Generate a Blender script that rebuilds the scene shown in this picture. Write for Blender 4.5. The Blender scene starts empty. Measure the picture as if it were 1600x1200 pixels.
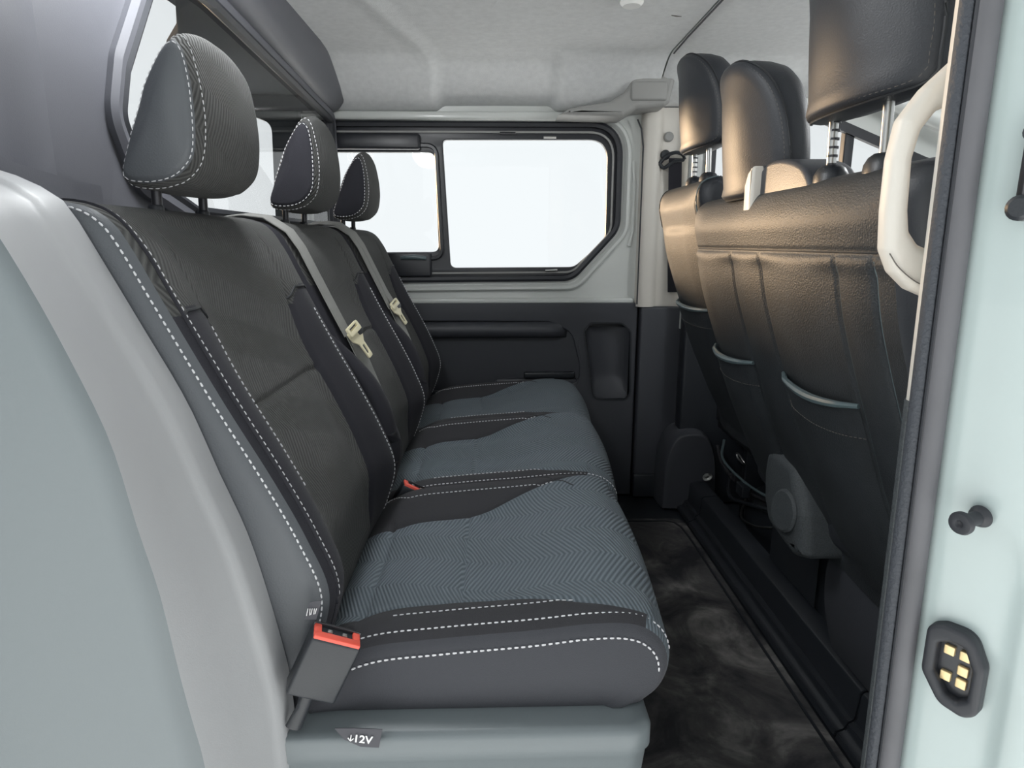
import bpy, bmesh, math, random
from mathutils import Vector, Matrix
random.seed(4)
S = bpy.context.scene
COL = S.collection
# ------------------------------------------------------------------ camera, sky, sun, exposure
H = 0.88                      # eye height above the van floor
cd = bpy.data.cameras.new('camera'); cam = bpy.data.objects.new('camera', cd); COL.objects.link(cam)
cd.sensor_width = 36; cd.lens = 36 * 1000 / 1600; cd.clip_start = .02
cam.location = (0, 0, H)
cam.rotation_euler = (math.pi/2 - math.atan(.22), 0, -math.atan(28 / math.hypot(1000, 220)))
S.camera = cam
w = bpy.data.worlds.new('sky'); S.world = w; w.use_nodes = True
bgn = w.node_tree.nodes['Background']
bgn.inputs[0].default_value = (.93, .98, 1, 1); bgn.inputs[1].default_value = 1.05
def sun(name, direction, strength, color, angle):
    l = bpy.data.lights.new(name, 'SUN'); l.energy = strength; l.color = color; l.angle = math.radians(angle)
    o = bpy.data.objects.new(name, l); COL.objects.link(o)
    o.rotation_euler = Vector(direction).to_track_quat('-Z', 'Y').to_euler(); return o
sun('bounce_sun', (-.45, -.04, -.83), 16.0, (1, .98, .95), 8)        # second sun added over the roof: its ground bounce brightens the headliner
sun('low_warm_sun', (.555, -.83, -.06), 5.0, (1, .70, .42), 9)    # warm low light through the far side window
S.view_settings.view_transform = 'Standard'; S.view_settings.look = 'None'
S.view_settings.gamma = 1; S.view_settings.use_curve_mapping = False
S.view_settings.exposure = 0.0
def fill_light(x, y, z, watts):                                    # unseen point lights added to brighten the cabin, no fixture
    l = bpy.data.lights.new('fill_light', 'POINT'); l.energy = watts; l.color = (.97, .99, 1); l.shadow_soft_size = .08
    o = bpy.data.objects.new('fill_light', l); COL.objects.link(o); o.location = (x, y, z); return o
fill_light(-.33, .95, 1.33, 9)
fill_light(1.15, 1.30, 1.30, 8)

# ------------------------------------------------------------------ materials
def nt(m): return m.node_tree.nodes, m.node_tree.links
def mat(name, col, rough=.5, spec=.5, metal=0, bump=0, bscale=200, var=0, vscale=8, coat=0, sheen=0, detail=3):
    m = bpy.data.materials.new(name); m.use_nodes = True; N, L = nt(m); b = N['Principled BSDF']
    b.inputs['Base Color'].default_value = (*col, 1); b.inputs['Roughness'].default_value = rough
    b.inputs['Specular IOR Level'].default_value = spec; b.inputs['Metallic'].default_value = metal
    b.inputs['Coat Weight'].default_value = coat; b.inputs['Sheen Weight'].default_value = sheen
    tc = N.new('ShaderNodeTexCoord')
    if var:
        n = N.new('ShaderNodeTexNoise'); n.inputs['Scale'].default_value = vscale; n.inputs['Detail'].default_value = 6
        L.new(tc.outputs['Object'], n.inputs['Vector'])
        r = N.new('ShaderNodeValToRGB'); r.color_ramp.elements[0].position = .3; r.color_ramp.elements[1].position = .7
        r.color_ramp.elements[0].color = (*[c * (1 - var) for c in col], 1); r.color_ramp.elements[1].color = (*[c * (1 + var) for c in col], 1)
        L.new(n.outputs[0], r.inputs[0]); L.new(r.outputs[0], b.inputs['Base Color'])
    if bump:
        n = N.new('ShaderNodeTexNoise'); n.inputs['Scale'].default_value = bscale; n.inputs['Detail'].default_value = detail
        L.new(tc.outputs['Object'], n.inputs['Vector'])
        bp = N.new('ShaderNodeBump'); bp.inputs['Strength'].default_value = bump; bp.inputs['Distance'].default_value = .002
        L.new(n.outputs[0], bp.inputs['Height']); L.new(bp.outputs[0], b.inputs['Normal'])
    return m
def rib_mat(name, col, pitch, zz, slope, col2, along='v'):
    """woven rib fabric: ribs of the given pitch running in zigzag fields (fine relief on the cover)"""
    m = mat(name, col, .85, .25, sheen=.06); N, L = nt(m); b = N['Principled BSDF']
    uv = N.new('ShaderNodeUVMap'); sep = N.new('ShaderNodeSeparateXYZ'); L.new(uv.outputs[0], sep.inputs[0])
    def M(op, a, bb=None):
        n = N.new('ShaderNodeMath'); n.operation = op
        for i, q in enumerate((a, bb)):
            if q is None: continue
            if isinstance(q, (int, float)): n.inputs[i].default_value = q
            else: L.new(q, n.inputs[i])
        return n.outputs[0]
    U, V = sep.outputs[0], sep.outputs[1]
    if along == 'v': U, V = V, U
    # U: direction the zigzag runs in, V: direction ribs stack in
    tri = M('PINGPONG', M('ADD', U, M('MULTIPLY', V, .35)), zz)
    ph = M('MULTIPLY', M('ADD', V, M('MULTIPLY', tri, slope)), 2 * math.pi / pitch)
    s = M('SINE', ph)
    n = N.new('ShaderNodeTexNoise'); n.inputs['Scale'].default_value = 1200; L.new(uv.outputs[0], n.inputs['Vector'])
    h = M('ADD', s, M('MULTIPLY', n.outputs[0], .5))
    mx = N.new('ShaderNodeMix'); mx.data_type = 'RGBA'
    L.new(M('ADD', M('MULTIPLY', s, .5), .5), mx.inputs[0]); mx.inputs[6].default_value = (*col2, 1); mx.inputs[7].default_value = (*col, 1)
    L.new(mx.outputs[2], b.inputs['Base Color'])
    bp = N.new('ShaderNodeBump'); bp.inputs['Strength'].default_value = .6; bp.inputs['Distance'].default_value = .0012
    L.new(h, bp.inputs['Height']); L.new(bp.outputs[0], b.inputs['Normal'])
    return m
M = {}
M['fabric'] = mat('smooth_black_fabric', (.022, .022, .028), .85, .25, bump=.35, bscale=900, sheen=.06)
M['fab_side'] = mat('charcoal_fabric', (.050, .052, .060), .8, .25, bump=.35, bscale=900, sheen=.08)
M['leather'] = mat('grey_leatherette', (.085, .092, .102), .48, .45, bump=.22, bscale=500)
M['rib_back'] = rib_mat('ribbed_fabric_back', (.085, .086, .083), .0056, .055, .40, (.040, .040, .040), 'v')
M['rib_seat'] = rib_mat('ribbed_fabric_seat', (.160, .190, .215), .0060, .075, .42, (.080, .100, .115), 'u')
M['bolster'] = mat('dark_grey_fabric', (.036, .036, .040), .85, .25, bump=.35, bscale=900, sheen=.06)
M['thread'] = mat('pale_thread', (.62, .62, .64), .7)
M['dthread'] = mat('dark_thread', (.12, .11, .10), .7)
M['black_leather'] = mat('black_leatherette', (.027, .031, .035), .52, .45, bump=.5, bscale=420, var=.2, vscale=14)
M['black_leather_s'] = mat('black_leatherette_smooth', (.026, .029, .035), .48, .45, bump=.2, bscale=500)
M['piping'] = mat('dark_piping', (.02, .022, .025), .5)
M['lip'] = mat('pocket_edge_leatherette', (.09, .125, .135), .30, .6)
M['ceil'] = mat('grey_headliner_fabric', (.70, .71, .71), .95, .1, bump=.5, bscale=500, var=.05, vscale=60)
M['ceil_dark'] = mat('dark_headliner_fabric', (.09, .10, .11), .95, .1, bump=.4, bscale=500)
M['cream'] = mat('pale_painted_metal', (.60, .62, .60), .32, .5, coat=.2)
M['cream_pl'] = mat('cream_moulded_plastic', (.62, .59, .54), .45, .4, bump=.05, bscale=700)
M['grey_pl'] = mat('warm_grey_plastic', (.30, .30, .29), .5, .4, bump=.1, bscale=700)
M['white'] = mat('white_body_paint', (.395, .465, .462), .3, .5, coat=.3)
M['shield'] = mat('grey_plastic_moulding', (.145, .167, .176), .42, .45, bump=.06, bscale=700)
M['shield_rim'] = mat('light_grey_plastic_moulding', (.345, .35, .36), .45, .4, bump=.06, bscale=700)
M['bulk'] = mat('dark_grey_bulkhead_plastic', (.115, .118, .135), .48, .4, bump=.08, bscale=600)
M['blk'] = mat('black_plastic', (.020, .023, .028), .38, .45, bump=.12, bscale=600)
M['blk_trim'] = mat('black_grained_trim', (.050, .053, .062), .45, .4, bump=.2, bscale=500)
M['tex_pl'] = mat('grainy_plastic', (.062, .070, .075), .5, .4, bump=.7, bscale=450, var=.3, vscale=500)
M['rubber'] = mat('dark_rubber', (.028, .030, .036), .5, .4)
M['seal'] = mat('grey_rubber_seal', (.105, .105, .115), .55, .35, var=.15, vscale=10)
M['seal_in'] = mat('dark_seal_lip', (.05, .055, .065), .6, .3, bump=.8, bscale=300)
M['winfr'] = mat('black_window_frame', (.022, .024, .030), .35, .5)
M['metal'] = mat('dull_steel', (.45, .45, .44), .3, .5, metal=1)
M['dmetal'] = mat('black_steel', (.05, .05, .055), .3, .5, metal=.6)
M['gold'] = mat('brass_contact', (.80, .62, .34), .35, .5, metal=.5)
M['tongue'] = mat('cream_buckle_tongue', (.72, .66, .46), .35, .5)
M['web'] = mat('grey_belt_webbing', (.235, .235, .225), .7, .3, bump=.4, bscale=700)
M['red'] = mat('red_buckle_button', (.78, .10, .065), .4, .5)
M['tag'] = mat('grey_woven_tag', (.07, .07, .08), .8)
M['letter'] = mat('white_lettering', (.8, .8, .8), .7)
M['lampw'] = mat('frosted_white_lens', (.8, .8, .78), .3)
M['ground'] = mat('pale_concrete', (.48, .49, .49), .9, var=.15, vscale=3)
def floor_mat():
    m = mat('dirty_black_vinyl', (.03, .03, .033), .5, .4, bump=.25, bscale=350); N, L = nt(m); b = N['Principled BSDF']
    tc = [n for n in N if n.type == 'TEX_COORD'][0]
    n1 = N.new('ShaderNodeTexNoise'); n1.inputs['Scale'].default_value = 6; n1.inputs['Detail'].default_value = 8; n1.inputs['Roughness'].default_value = .62; n1.inputs['Distortion'].default_value = .9
    n2 = N.new('ShaderNodeTexNoise'); n2.inputs['Scale'].default_value = 60; n2.inputs['Detail'].default_value = 4
    L.new(tc.outputs['Object'], n1.inputs['Vector']); L.new(tc.outputs['Object'], n2.inputs['Vector'])
    r = N.new('ShaderNodeValToRGB'); e = r.color_ramp.elements
    e[0].position = .38; e[0].color = (.040, .040, .046, 1); e[1].position = .66; e[1].color = (.34, .325, .31, 1)
    k = r.color_ramp.elements.new(.52); k.color = (.125, .12, .12, 1)
    L.new(n1.outputs[0], r.inputs[0])
    mx = N.new('ShaderNodeMix'); mx.data_type = 'RGBA'; mx.blend_type = 'MULTIPLY'; mx.inputs[0].default_value = .5
    L.new(r.outputs[0], mx.inputs[6]); L.new(n2.outputs[0], mx.inputs[7]); L.new(mx.outputs[2], b.inputs['Base Color'])
    v = N.new('ShaderNodeTexNoise'); v.inputs['Scale'].default_value = 9; L.new(tc.outputs['Object'], v.inputs['Vector'])
    mr = N.new('ShaderNodeMapRange'); mr.inputs[3].default_value = .35; mr.inputs[4].default_value = .75; L.new(v.outputs[0], mr.inputs[0]); L.new(mr.outputs[0], b.inputs['Roughness'])
    return m
M['floor'] = floor_mat()
def glass_mat(name, tint):
    m = bpy.data.materials.new(name); m.use_nodes = True; N, L = nt(m); N.remove(N['Principled BSDF'])
    t = N.new('ShaderNodeBsdfTransparent'); t.inputs[0].default_value = (*tint, 1)
    g = N.new('ShaderNodeBsdfGlossy'); g.inputs['Roughness'].default_value = .02; g.inputs[0].default_value = (.8, .8, .8, 1)
    f = N.new('ShaderNodeFresnel'); f.inputs[0].default_value = 1.45
    mx = N.new('ShaderNodeMixShader'); ge = N.new('ShaderNodeNewGeometry'); inv = N.new('ShaderNodeMath'); inv.operation = 'SUBTRACT'; inv.inputs[0].default_value = 1; L.new(ge.outputs['Backfacing'], inv.inputs[1])
    mu = N.new('ShaderNodeMath'); mu.operation = 'MULTIPLY'; L.new(f.outputs[0], mu.inputs[0]); L.new(inv.outputs[0], mu.inputs[1])
    L.new(mu.outputs[0], mx.inputs[0]); L.new(t.outputs[0], mx.inputs[1]); L.new(g.outputs[0], mx.inputs[2])
    L.new(mx.outputs[0], N['Material Output'].inputs[0]); return m
M['glass'] = glass_mat('window_glass', (.97, .97, .97))
M['glass_clear'] = glass_mat('clear_glass', (.9, .9, .9))

# ------------------------------------------------------------------ helpers
def link(name, me, m=None, parent=None, smooth=True):
    if m is not None: me.materials.clear(); me.materials.append(m if not isinstance(m, str) else M[m])
    if smooth: me.polygons.foreach_set('use_smooth', [True] * len(me.polygons))
    o = bpy.data.objects.new(name, me); COL.objects.link(o)
    if parent is not None: o.parent = parent; o.matrix_parent_inverse = Matrix.Translation(parent.location).inverted() if parent.type == 'EMPTY' and parent.parent is None else Matrix.Identity(4)
    return o
def from_bm(name, bm, m, parent=None, smooth=True, sharp=35):
    bmesh.ops.recalc_face_normals(bm, faces=bm.faces)
    me = bpy.data.meshes.new(name); bm.to_mesh(me); bm.free()
    o = link(name, me, m, parent, smooth)
    if smooth: me.set_sharp_from_angle(angle=math.radians(sharp))
    return o
def thing(name, label, cat, loc=(0, 0, 0), group=None):
    o = bpy.data.objects.new(name, None); COL.objects.link(o); o.location = loc; o.empty_display_size = .05
    o['label'] = label; o['category'] = cat
    if group: o['group'] = group
    return o
def tag(o, label, cat, group=None):
    o['label'] = label; o['category'] = cat
    if group: o['group'] = group
    return o
def struct(o, label=None, cat=None):
    o['kind'] = 'structure'
    if label: o['label'] = label
    if cat: o['category'] = cat
    return o
def stuff(o): o['kind'] = 'stuff'; return o
def sroot(name, label, cat, loc=(0, 0, 0)):
    o = thing(name, label, cat, loc); o['kind'] = 'structure'; return o
def box_bm(x0, x1, y0, y1, z0, z1, bev=0, seg=3, bm=None):
    b2 = bmesh.new(); bmesh.ops.create_cube(b2, size=1)
    for v in b2.verts: v.co = Vector((x0 + (v.co.x + .5) * (x1 - x0), y0 + (v.co.y + .5) * (y1 - y0), z0 + (v.co.z + .5) * (z1 - z0)))
    if bev: bmesh.ops.bevel(b2, geom=b2.edges[:], offset=bev, segments=seg, affect='EDGES', profile=.5)
    if bm is None: return b2
    merge(bm, b2); return bm
def merge(bm, b2, mtx=None):
    if mtx is not None: bmesh.ops.transform(b2, matrix=mtx, verts=b2.verts)
    t = bpy.data.meshes.new('t'); b2.to_mesh(t); b2.free(); bm.from_mesh(t); bpy.data.meshes.remove(t)
def box(name, x0, x1, y0, y1, z0, z1, m, parent=None, bev=.004, seg=3):
    return from_bm(name, box_bm(x0, x1, y0, y1, z0, z1, bev, seg), m, parent)
def crom(P, n):
    """Catmull-Rom through the points, n samples, roughly even in arc length"""
    P = [Vector(p) for p in P]; Q = [P[0] * 2 - P[1]] + P + [P[-1] * 2 - P[-2]]
    out = []
    for i in range(len(P) - 1):
        a, b, c, d = Q[i:i + 4]
        for k in range(24):
            t = k / 24; out.append(.5 * ((2 * b) + (c - a) * t + (2 * a - 5 * b + 4 * c - d) * t * t + (3 * b - a - 3 * c + d) * t ** 3))
    out.append(P[-1])
    return even(out, n)
def even(out, n):
    L = [0]
    for a, b in zip(out, out[1:]): L.append(L[-1] + (b - a).length)
    res = []; j = 0
    for k in range(n):
        s = L[-1] * k / (n - 1)
        while j < len(L) - 2 and L[j + 1] < s: j += 1
        f = (s - L[j]) / max(1e-9, L[j + 1] - L[j]); res.append(out[j].lerp(out[j + 1], min(1, f)))
    return res
def tube_bm(pts, r, n=10, bm=None, cap=True, closed=False):
    bm = bm or bmesh.new(); pts = [Vector(p) for p in pts]; rings = []
    up = Vector((0, 0, 1)); N = len(pts)
    for i, p in enumerate(pts):
        a = pts[(i - 1) % N] if closed else pts[max(i - 1, 0)]; c = pts[(i + 1) % N] if closed else pts[min(i + 1, N - 1)]
        t = (c - a).normalized()
        u = t.cross(up)
        if u.length < .1: u = t.cross(Vector((0, 1, 0)))
        u.normalize(); v = u.cross(t)
        rr = r[i] if isinstance(r, (list, tuple)) else r
        ra, rb = rr if isinstance(rr, (list, tuple)) else (rr, rr)
        rings.append([bm.verts.new(p + u * math.cos(2 * math.pi * k / n) * ra + v * math.sin(2 * math.pi * k / n) * rb) for k in range(n)])
    for i in range(N if closed else N - 1):
        A, B = rings[i], rings[(i + 1) % N]
        for k in range(n): bm.faces.new((A[k], A[(k + 1) % n], B[(k + 1) % n], B[k]))
    if cap and not closed: bm.faces.new(rings[0][::-1]); bm.faces.new(rings[-1])
    return bm
def tube(name, pts, r, m, parent=None, n=10, **k): return from_bm(name, tube_bm(pts, r, n, **k), m, parent)
def sweep(name, pts, sect, m, parent=None, closed=True, nrm=(0, 1, 0)):
    """sweep a section [(a along path-left, b along nrm)] round a path lying in the plane with normal nrm"""
    bm = bmesh.new(); pts = [Vector(p) for p in pts]; N = len(pts); nv = Vector(nrm); rings = []
    for i, p in enumerate(pts):
        a = pts[(i - 1) % N] if closed else pts[max(i - 1, 0)]; c = pts[(i + 1) % N] if closed else pts[min(i + 1, N - 1)]
        t = (c - a).normalized(); u = nv.cross(t).normalized()
        rings.append([bm.verts.new(p + u * s[0] + nv * s[1]) for s in sect])
    n = len(sect)
    for i in range(N if closed else N - 1):
        A, B = rings[i], rings[(i + 1) % N]
        for k in range(n): bm.faces.new((A[k], A[(k + 1) % n], B[(k + 1) % n], B[k]))
    if not closed: bm.faces.new(rings[0][::-1]); bm.faces.new(rings[-1])
    return from_bm(name, bm, m, parent)
def rpoly(P, r, seg=6):
    """round the corners of a 2-D polygon; r one radius or one for each corner"""
    out = []; n = len(P)
    for i in range(n):
        a, b, c = Vector(P[i - 1]), Vector(P[i]), Vector(P[(i + 1) % n]); rr = r[i] if isinstance(r, (list, tuple)) else r
        if rr <= 0: out.append(b); continue
        u = (a - b); v = (c - b); ang = u.angle(v)
        d = min(rr / math.tan(ang / 2), u.length * .49, v.length * .49)
        p, q = b + u.normalized() * d, b + v.normalized() * d
        for k in range(seg + 1):
            t = k / seg; out.append((1 - t) ** 2 * p + 2 * t * (1 - t) * b + t * t * q)
    return out
def frame3(plane):
    if plane == 'Y': return Matrix(((1, 0, 0, 0), (0, 0, -1, 0), (0, 1, 0, 0), (0, 0, 0, 1)))   # (x, z) -> depth -Y
    if plane == 'X': return Matrix(((0, 0, 1, 0), (1, 0, 0, 0), (0, 1, 0, 0), (0, 0, 0, 1)))     # (y, z) -> depth +X
    return Matrix.Identity(4)
def plate(name, outer, holes, depth, pos, plane, m, parent=None, bevel=0.0):
    """flat plate with holes: outline in the plane, thickness depth centred at pos"""
    cu = bpy.data.curves.new('c', 'CURVE'); cu.dimensions = '2D'; cu.fill_mode = 'BOTH'
    cu.extrude = max(depth / 2 - bevel, 0); cu.bevel_depth = bevel; cu.bevel_resolution = 3; cu.offset = -bevel
    for pl in [outer] + holes:
        s = cu.splines.new('POLY'); s.points.add(len(pl) - 1); s.use_cyclic_u = True
        for q, p in zip(s.points, pl): q.co = (p[0], p[1], 0, 1)
    t = bpy.data.objects.new('t', cu); COL.objects.link(t)
    dg = bpy.context.evaluated_depsgraph_get(); me = bpy.data.meshes.new_from_object(t.evaluated_get(dg))
    bpy.data.objects.remove(t)
    mt = frame3(plane); off = {'Y': Vector((0, pos, 0)), 'X': Vector((pos, 0, 0)), 'Z': Vector((0, 0, pos))}[plane]
    me.transform(Matrix.Translation(off) @ mt)
    bm = bmesh.new(); bm.from_mesh(me); bmesh.ops.remove_doubles(bm, verts=bm.verts, dist=1e-5); bpy.data.meshes.remove(me)
    return from_bm(name, bm, m, parent, sharp=40)
def grid_faces(name, V, nr, nc, keep, m, parent=None, UV=None, close=False, capper=None):
    bm = bmesh.new(); uvl = bm.loops.layers.uv.new('UVMap'); vm = {}
    def gv(i, j):
        if (i, j) not in vm: vm[(i, j)] = bm.verts.new(V[i][j])
        return vm[(i, j)]
    for i in range(nr - 1):
        for j in range(nc if close else nc - 1):
            if keep and not keep(i, j): continue
            jj = (j + 1) % nc
            ids = ((i, j), (i, jj), (i + 1, jj), (i + 1, j))
            try: f = bm.faces.new([gv(*q) for q in ids])
            except ValueError: continue
            if UV:
                for lp, q in zip(f.loops, ids): lp[uvl].uv = UV[q[0]][q[1]]
    if capper:
        for i in capper:
            try: bm.faces.new([gv(i, j) for j in range(nc)])
            except ValueError: pass
    me = bpy.data.meshes.new(name); bm.to_mesh(me); bm.free()
    return link(name, me, m, parent)
def smooth01(a, b, x):
    t = max(0, min(1, (x - a) / (b - a))); return t * t * (3 - 2 * t)

class Pad:
    """upholstered pad: a crest line F(t) with an inner line C(t), swept across y0..y1 with rounded edges"""
    def __init__(s, F, C, y0, y1, r, rec, n=130, skew=None, warp=None):
        s.warp = warp
        s.F = crom([(a, 0, b) for a, b in F], n)
        # inner line sampled at matching crest knots
        k = [Vector((a, 0, b)) for a, b in F]; idx = [min(range(n), key=lambda i: (s.F[i] - q).length) for q in k]
        idx[0] = 0; idx[-1] = n - 1
        s.C = []
        for i in range(n):
            j = 0
            while j < len(idx) - 2 and idx[j + 1] < i: j += 1
            f = 0 if idx[j + 1] == idx[j] else (i - idx[j]) / (idx[j + 1] - idx[j])
            a, b = C[j], C[j + 1]; s.C.append(Vector((a[0], 0, a[1])).lerp(Vector((b[0], 0, b[1])), max(0, min(1, f))))
        s.y0, s.y1, s.r, s.rec, s.n, s.skew = y0, y1, r, rec, n, skew or (lambda y, F: 0)
        L = [0]
        for a, b in zip(s.F, s.F[1:]): L.append(L[-1] + (b - a).length)
        s.L = L; W = y1 - y0; arc = 7
        cols = [('a', q) for q in (1, .66, .33, 0)] + [('c', k / arc) for k in range(1, arc)]
        m = int((W - 2 * r) / .0042); cols += [('f', r + (W - 2 * r) * k / m) for k in range(m + 1)]
        cols += [('d', 1 - k / arc) for k in range(1, arc)] + [('b', q) for q in (0, .33, .66, 1)]
        if warp:   # put one column exactly on the panel boundary
            k = min((q for q in range(len(cols)) if cols[q][0] == 'f'), key=lambda q: abs(cols[q][1] - warp[0])); cols[k] = ('f', warp[0])
            k = min((q for q in range(len(cols)) if cols[q][0] == 'f'), key=lambda q: abs(W - cols[q][1] - warp[0])); cols[k] = ('f', W - warp[0])
        s.cols = cols; s.V = [[s.at(i, c, 0, True) for c in cols] for i in range(n)]
        s.UV = [[(s.yw(i, c), L[i]) for c in cols] for i in range(n)]
    def yo(s, c):
        W = s.y1 - s.y0
        return {'a': 0, 'c': s.r * c[1], 'f': c[1], 'd': W - s.r * c[1], 'b': W}[c[0]]
    def yw(s, i, c, raw=True):
        y = s.yo(c)
        if not s.warp or c[0] != 'f' or not raw: return y
        W = s.y1 - s.y0; e = min(y, W - y); e0, b = s.warp[0], s.warp[1](s.F[i]); r = s.r
        if e <= r: return y
        e2 = r + (e - r) * (b - r) / (e0 - r) if e < e0 else b + (e - e0) * (W / 2 - b) / (W / 2 - e0)
        return e2 if y < W / 2 else W - e2
    def atf(s, z, y, lift=0, lo=0, hi=1):
        i = s.row_near(z=z, lo=lo, hi=hi); j = min(max(i + (1 if (s.F[i].z < z) == (s.F[min(i + 1, s.n - 1)].z > s.F[i].z) else -1), 0), s.n - 1)
        d = s.F[j].z - s.F[i].z; f = max(0, min(1, (z - s.F[i].z) / d)) if abs(d) > 1e-6 else 0
        return s.at(i, ('f', y), lift).lerp(s.at(j, ('f', y), lift), f)
    def at(s, i, c, lift=0, raw=False):
        F, C = s.F[i], s.C[i]; D = (C - F).length; d = (C - F).normalized() if D > 1e-6 else Vector((0, 0, -1)); W = s.y1 - s.y0
        r = min(s.r, D); k, q = c
        if k in 'ab':
            w = r + (D - r) * q; bulge = .006 * math.sin(math.pi * min(1, q)) if D > .03 else 0
            y = -bulge - lift if k == 'a' else W + bulge + lift
        elif k in 'cd':
            th = q * math.pi / 2; w = r * (1 - math.sin(th)) - lift * math.sin(th); yy = s.r * (1 - math.cos(th)) - lift * math.cos(th); y = yy if k == 'c' else W - yy
        else: y = s.yw(i, c) if raw else q; w = min(s.rec(y, i / (s.n - 1), F, W), D * .8) - lift
        p = F + d * w; yw = s.y0 + y
        return Vector((p.x + s.skew(yw, F), yw, p.z))
    def row_near(s, z=None, x=None, lo=0, hi=1):
        rng = range(int(lo * (s.n - 1)), int(hi * (s.n - 1)) + 1)
        return min(rng, key=lambda i: abs(s.F[i].z - z) if z is not None else abs(s.F[i].x - x))
def stitch(name, path, parent, rad=.0009, dash=.0050, gap=.0026, m='thread'):
    """run of thread dashes along a path (too many to pick apart singly: one part)"""
    pts = [Vector(p) for p in path]; L = sum((b - a).length for a, b in zip(pts, pts[1:])); k = max(3, int(L / .0015)); pts = even(pts, k)
    ds = L / (k - 1); nd = max(2, round(dash / ds)); ng = max(1, round(gap / ds)); bm = bmesh.new(); i = 0
    while i + nd < k:
        tube_bm([pts[i], pts[i + nd // 2], pts[i + nd]], [rad * .7, rad, rad * .7], 5, bm); i += nd + ng
    return stuff(from_bm(name, bm, m, parent))
def strap_bm(pts, width_dir, width, th=.0012, bm=None, fold=None):
    bm = bm or bmesh.new(); pts = [Vector(p) for p in pts]; rings = []
    for i, p in enumerate(pts):
        wd = Vector(width_dir[i] if isinstance(width_dir, list) else width_dir).normalized(); t = (pts[min(i + 1, len(pts) - 1)] - pts[max(i - 1, 0)]).normalized()
        n = t.cross(wd).normalized(); W = width[i] if isinstance(width, list) else width
        ring = [(-.5, -1), (-.25, -1), (0, -1), (.25, -1), (.5, -1), (.5, 1), (.25, 1), (0, 1), (-.25, 1), (-.5, 1)]
        rings.append([bm.verts.new(p + wd * (a * W) + n * (b * th * .5 + (fold or 0) * (abs(a) - .25))) for a, b in ring])
    for A, B in zip(rings, rings[1:]):
        for k in range(10): bm.faces.new((A[k], A[(k + 1) % 10], B[(k + 1) % 10], B[k]))
    bm.faces.new(rings[0][::-1]); bm.faces.new(rings[-1]); return bm
def lathe_bm(prof, n=24, bm=None, mtx=None):
    b = bmesh.new(); rings = [[b.verts.new((r * math.cos(2 * math.pi * k / n), r * math.sin(2 * math.pi * k / n), z)) for k in range(n)] for r, z in prof]
    for A, B in zip(rings, rings[1:]):
        for k in range(n): b.faces.new((A[k], A[(k + 1) % n], B[(k + 1) % n], B[k]))
    b.faces.new(rings[0][::-1]); b.faces.new(rings[-1])
    if mtx is not None: bmesh.ops.transform(b, matrix=mtx, verts=b.verts)
    if bm is None: return b
    merge(bm, b); return bm
def towards(p, d): return Matrix.Translation(p) @ Vector(d).to_track_quat('Z', 'Y').to_matrix().to_4x4()

# ================================================================== THE SETTING
# ground outside
g = from_bm('ground', lathe_bm([(.01, -.56), (14, -.56), (14, -.6), (.01, -.6)], 48), 'ground', None, False); struct(g)
# floor
fl = sroot('floor', 'dirty black vinyl floor of the van between bench and front seats', 'floor')
box('floor_pan', -2.4, 2.2, .42, 2.2, -.08, -.012, 'blk', fl, bev=0)
plate('floor_mat', rpoly([(-.3, .45), (.612, .45), (.612, 1.94), (-.3, 1.94)], [0, 0, .05, 0]), [], .012, -.006, 'Z', 'floor', fl, .003)
sweep('mat_border', rpoly([(.585, .45, 0), (.585, 1.915, 0), (-.25, 1.915, 0)], 0) if 0 else [(.592, .45, 0), (.592, 1.80, 0), (.588, 1.87, 0), (.575, 1.905, 0), (.55, 1.918, 0), (.3, 1.92, 0), (-.25, 1.92, 0)],
      [(-.003, -.002), (-.003, .002), (.003, .002), (.003, -.002)], 'blk', fl, closed=False, nrm=(0, 0, 1))
# far side wall: painted metal above, with the sliding window opening
WY = 2.17
win_o = rpoly([(-.575, 1.252), (.412, 1.252), (.412, .925), (.262, .762), (-.575, .755)], [.03, .105, .08, .07, .03], 10)
cargo_a = rpoly([(-1.42, .92), (-1.13, .92), (-1.10, 1.31), (-.95, 1.36), (-.945, 1.57), (-1.0, 1.61), (-1.42, 1.61)], [.02, .02, .02, .03, .03, .02, .03])
cargo_b = rpoly([(-1.08, .90), (-.712, .90), (-.70, 1.25), (-.775, 1.278), (-1.05, 1.278)], [.02, .03, .04, .02, .02])
wf = sroot('wall_far', 'painted metal far side wall of the van', 'wall')
plate('upper_panel', [(-.62, .68), (.64, .68), (.64, 1.45), (-.62, 1.45)], [win_o], .03, WY + .015, 'Y', 'cream', wf, .006)
box('lower_skin', -.60, 2.0, WY + .02, WY + .05, -.02, .70, 'blk', wf, bev=0)
# stepped surround pressed into the metal round the window
sur = rpoly([(-.60, 1.272), (.437, 1.272), (.437, .915), (.275, .735), (-.60, .728)], [.0, .125, .09, .08, 0], 10)
sweep('window_surround', [(p[0], WY - .002, p[1]) for p in sur], [(-.010, -.006), (-.004, -.014), (.004, -.014), (.012, -.004), (.012, .01), (-.010, .01)], 'cream', wf)
sweep('pressed_bead', [(.452, WY, 1.14), (.460, WY, 1.06), (.460, WY, .92), (.448, WY, .87)], [(-.005, -.006), (0, -.009), (.005, -.006), (.005, .004), (-.005, .004)], 'cream', wf, closed=False)
box('sill_ledge', -.6, .47, WY - .018, WY + .01, .682, .70, 'cream', wf, bev=.006)
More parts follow.
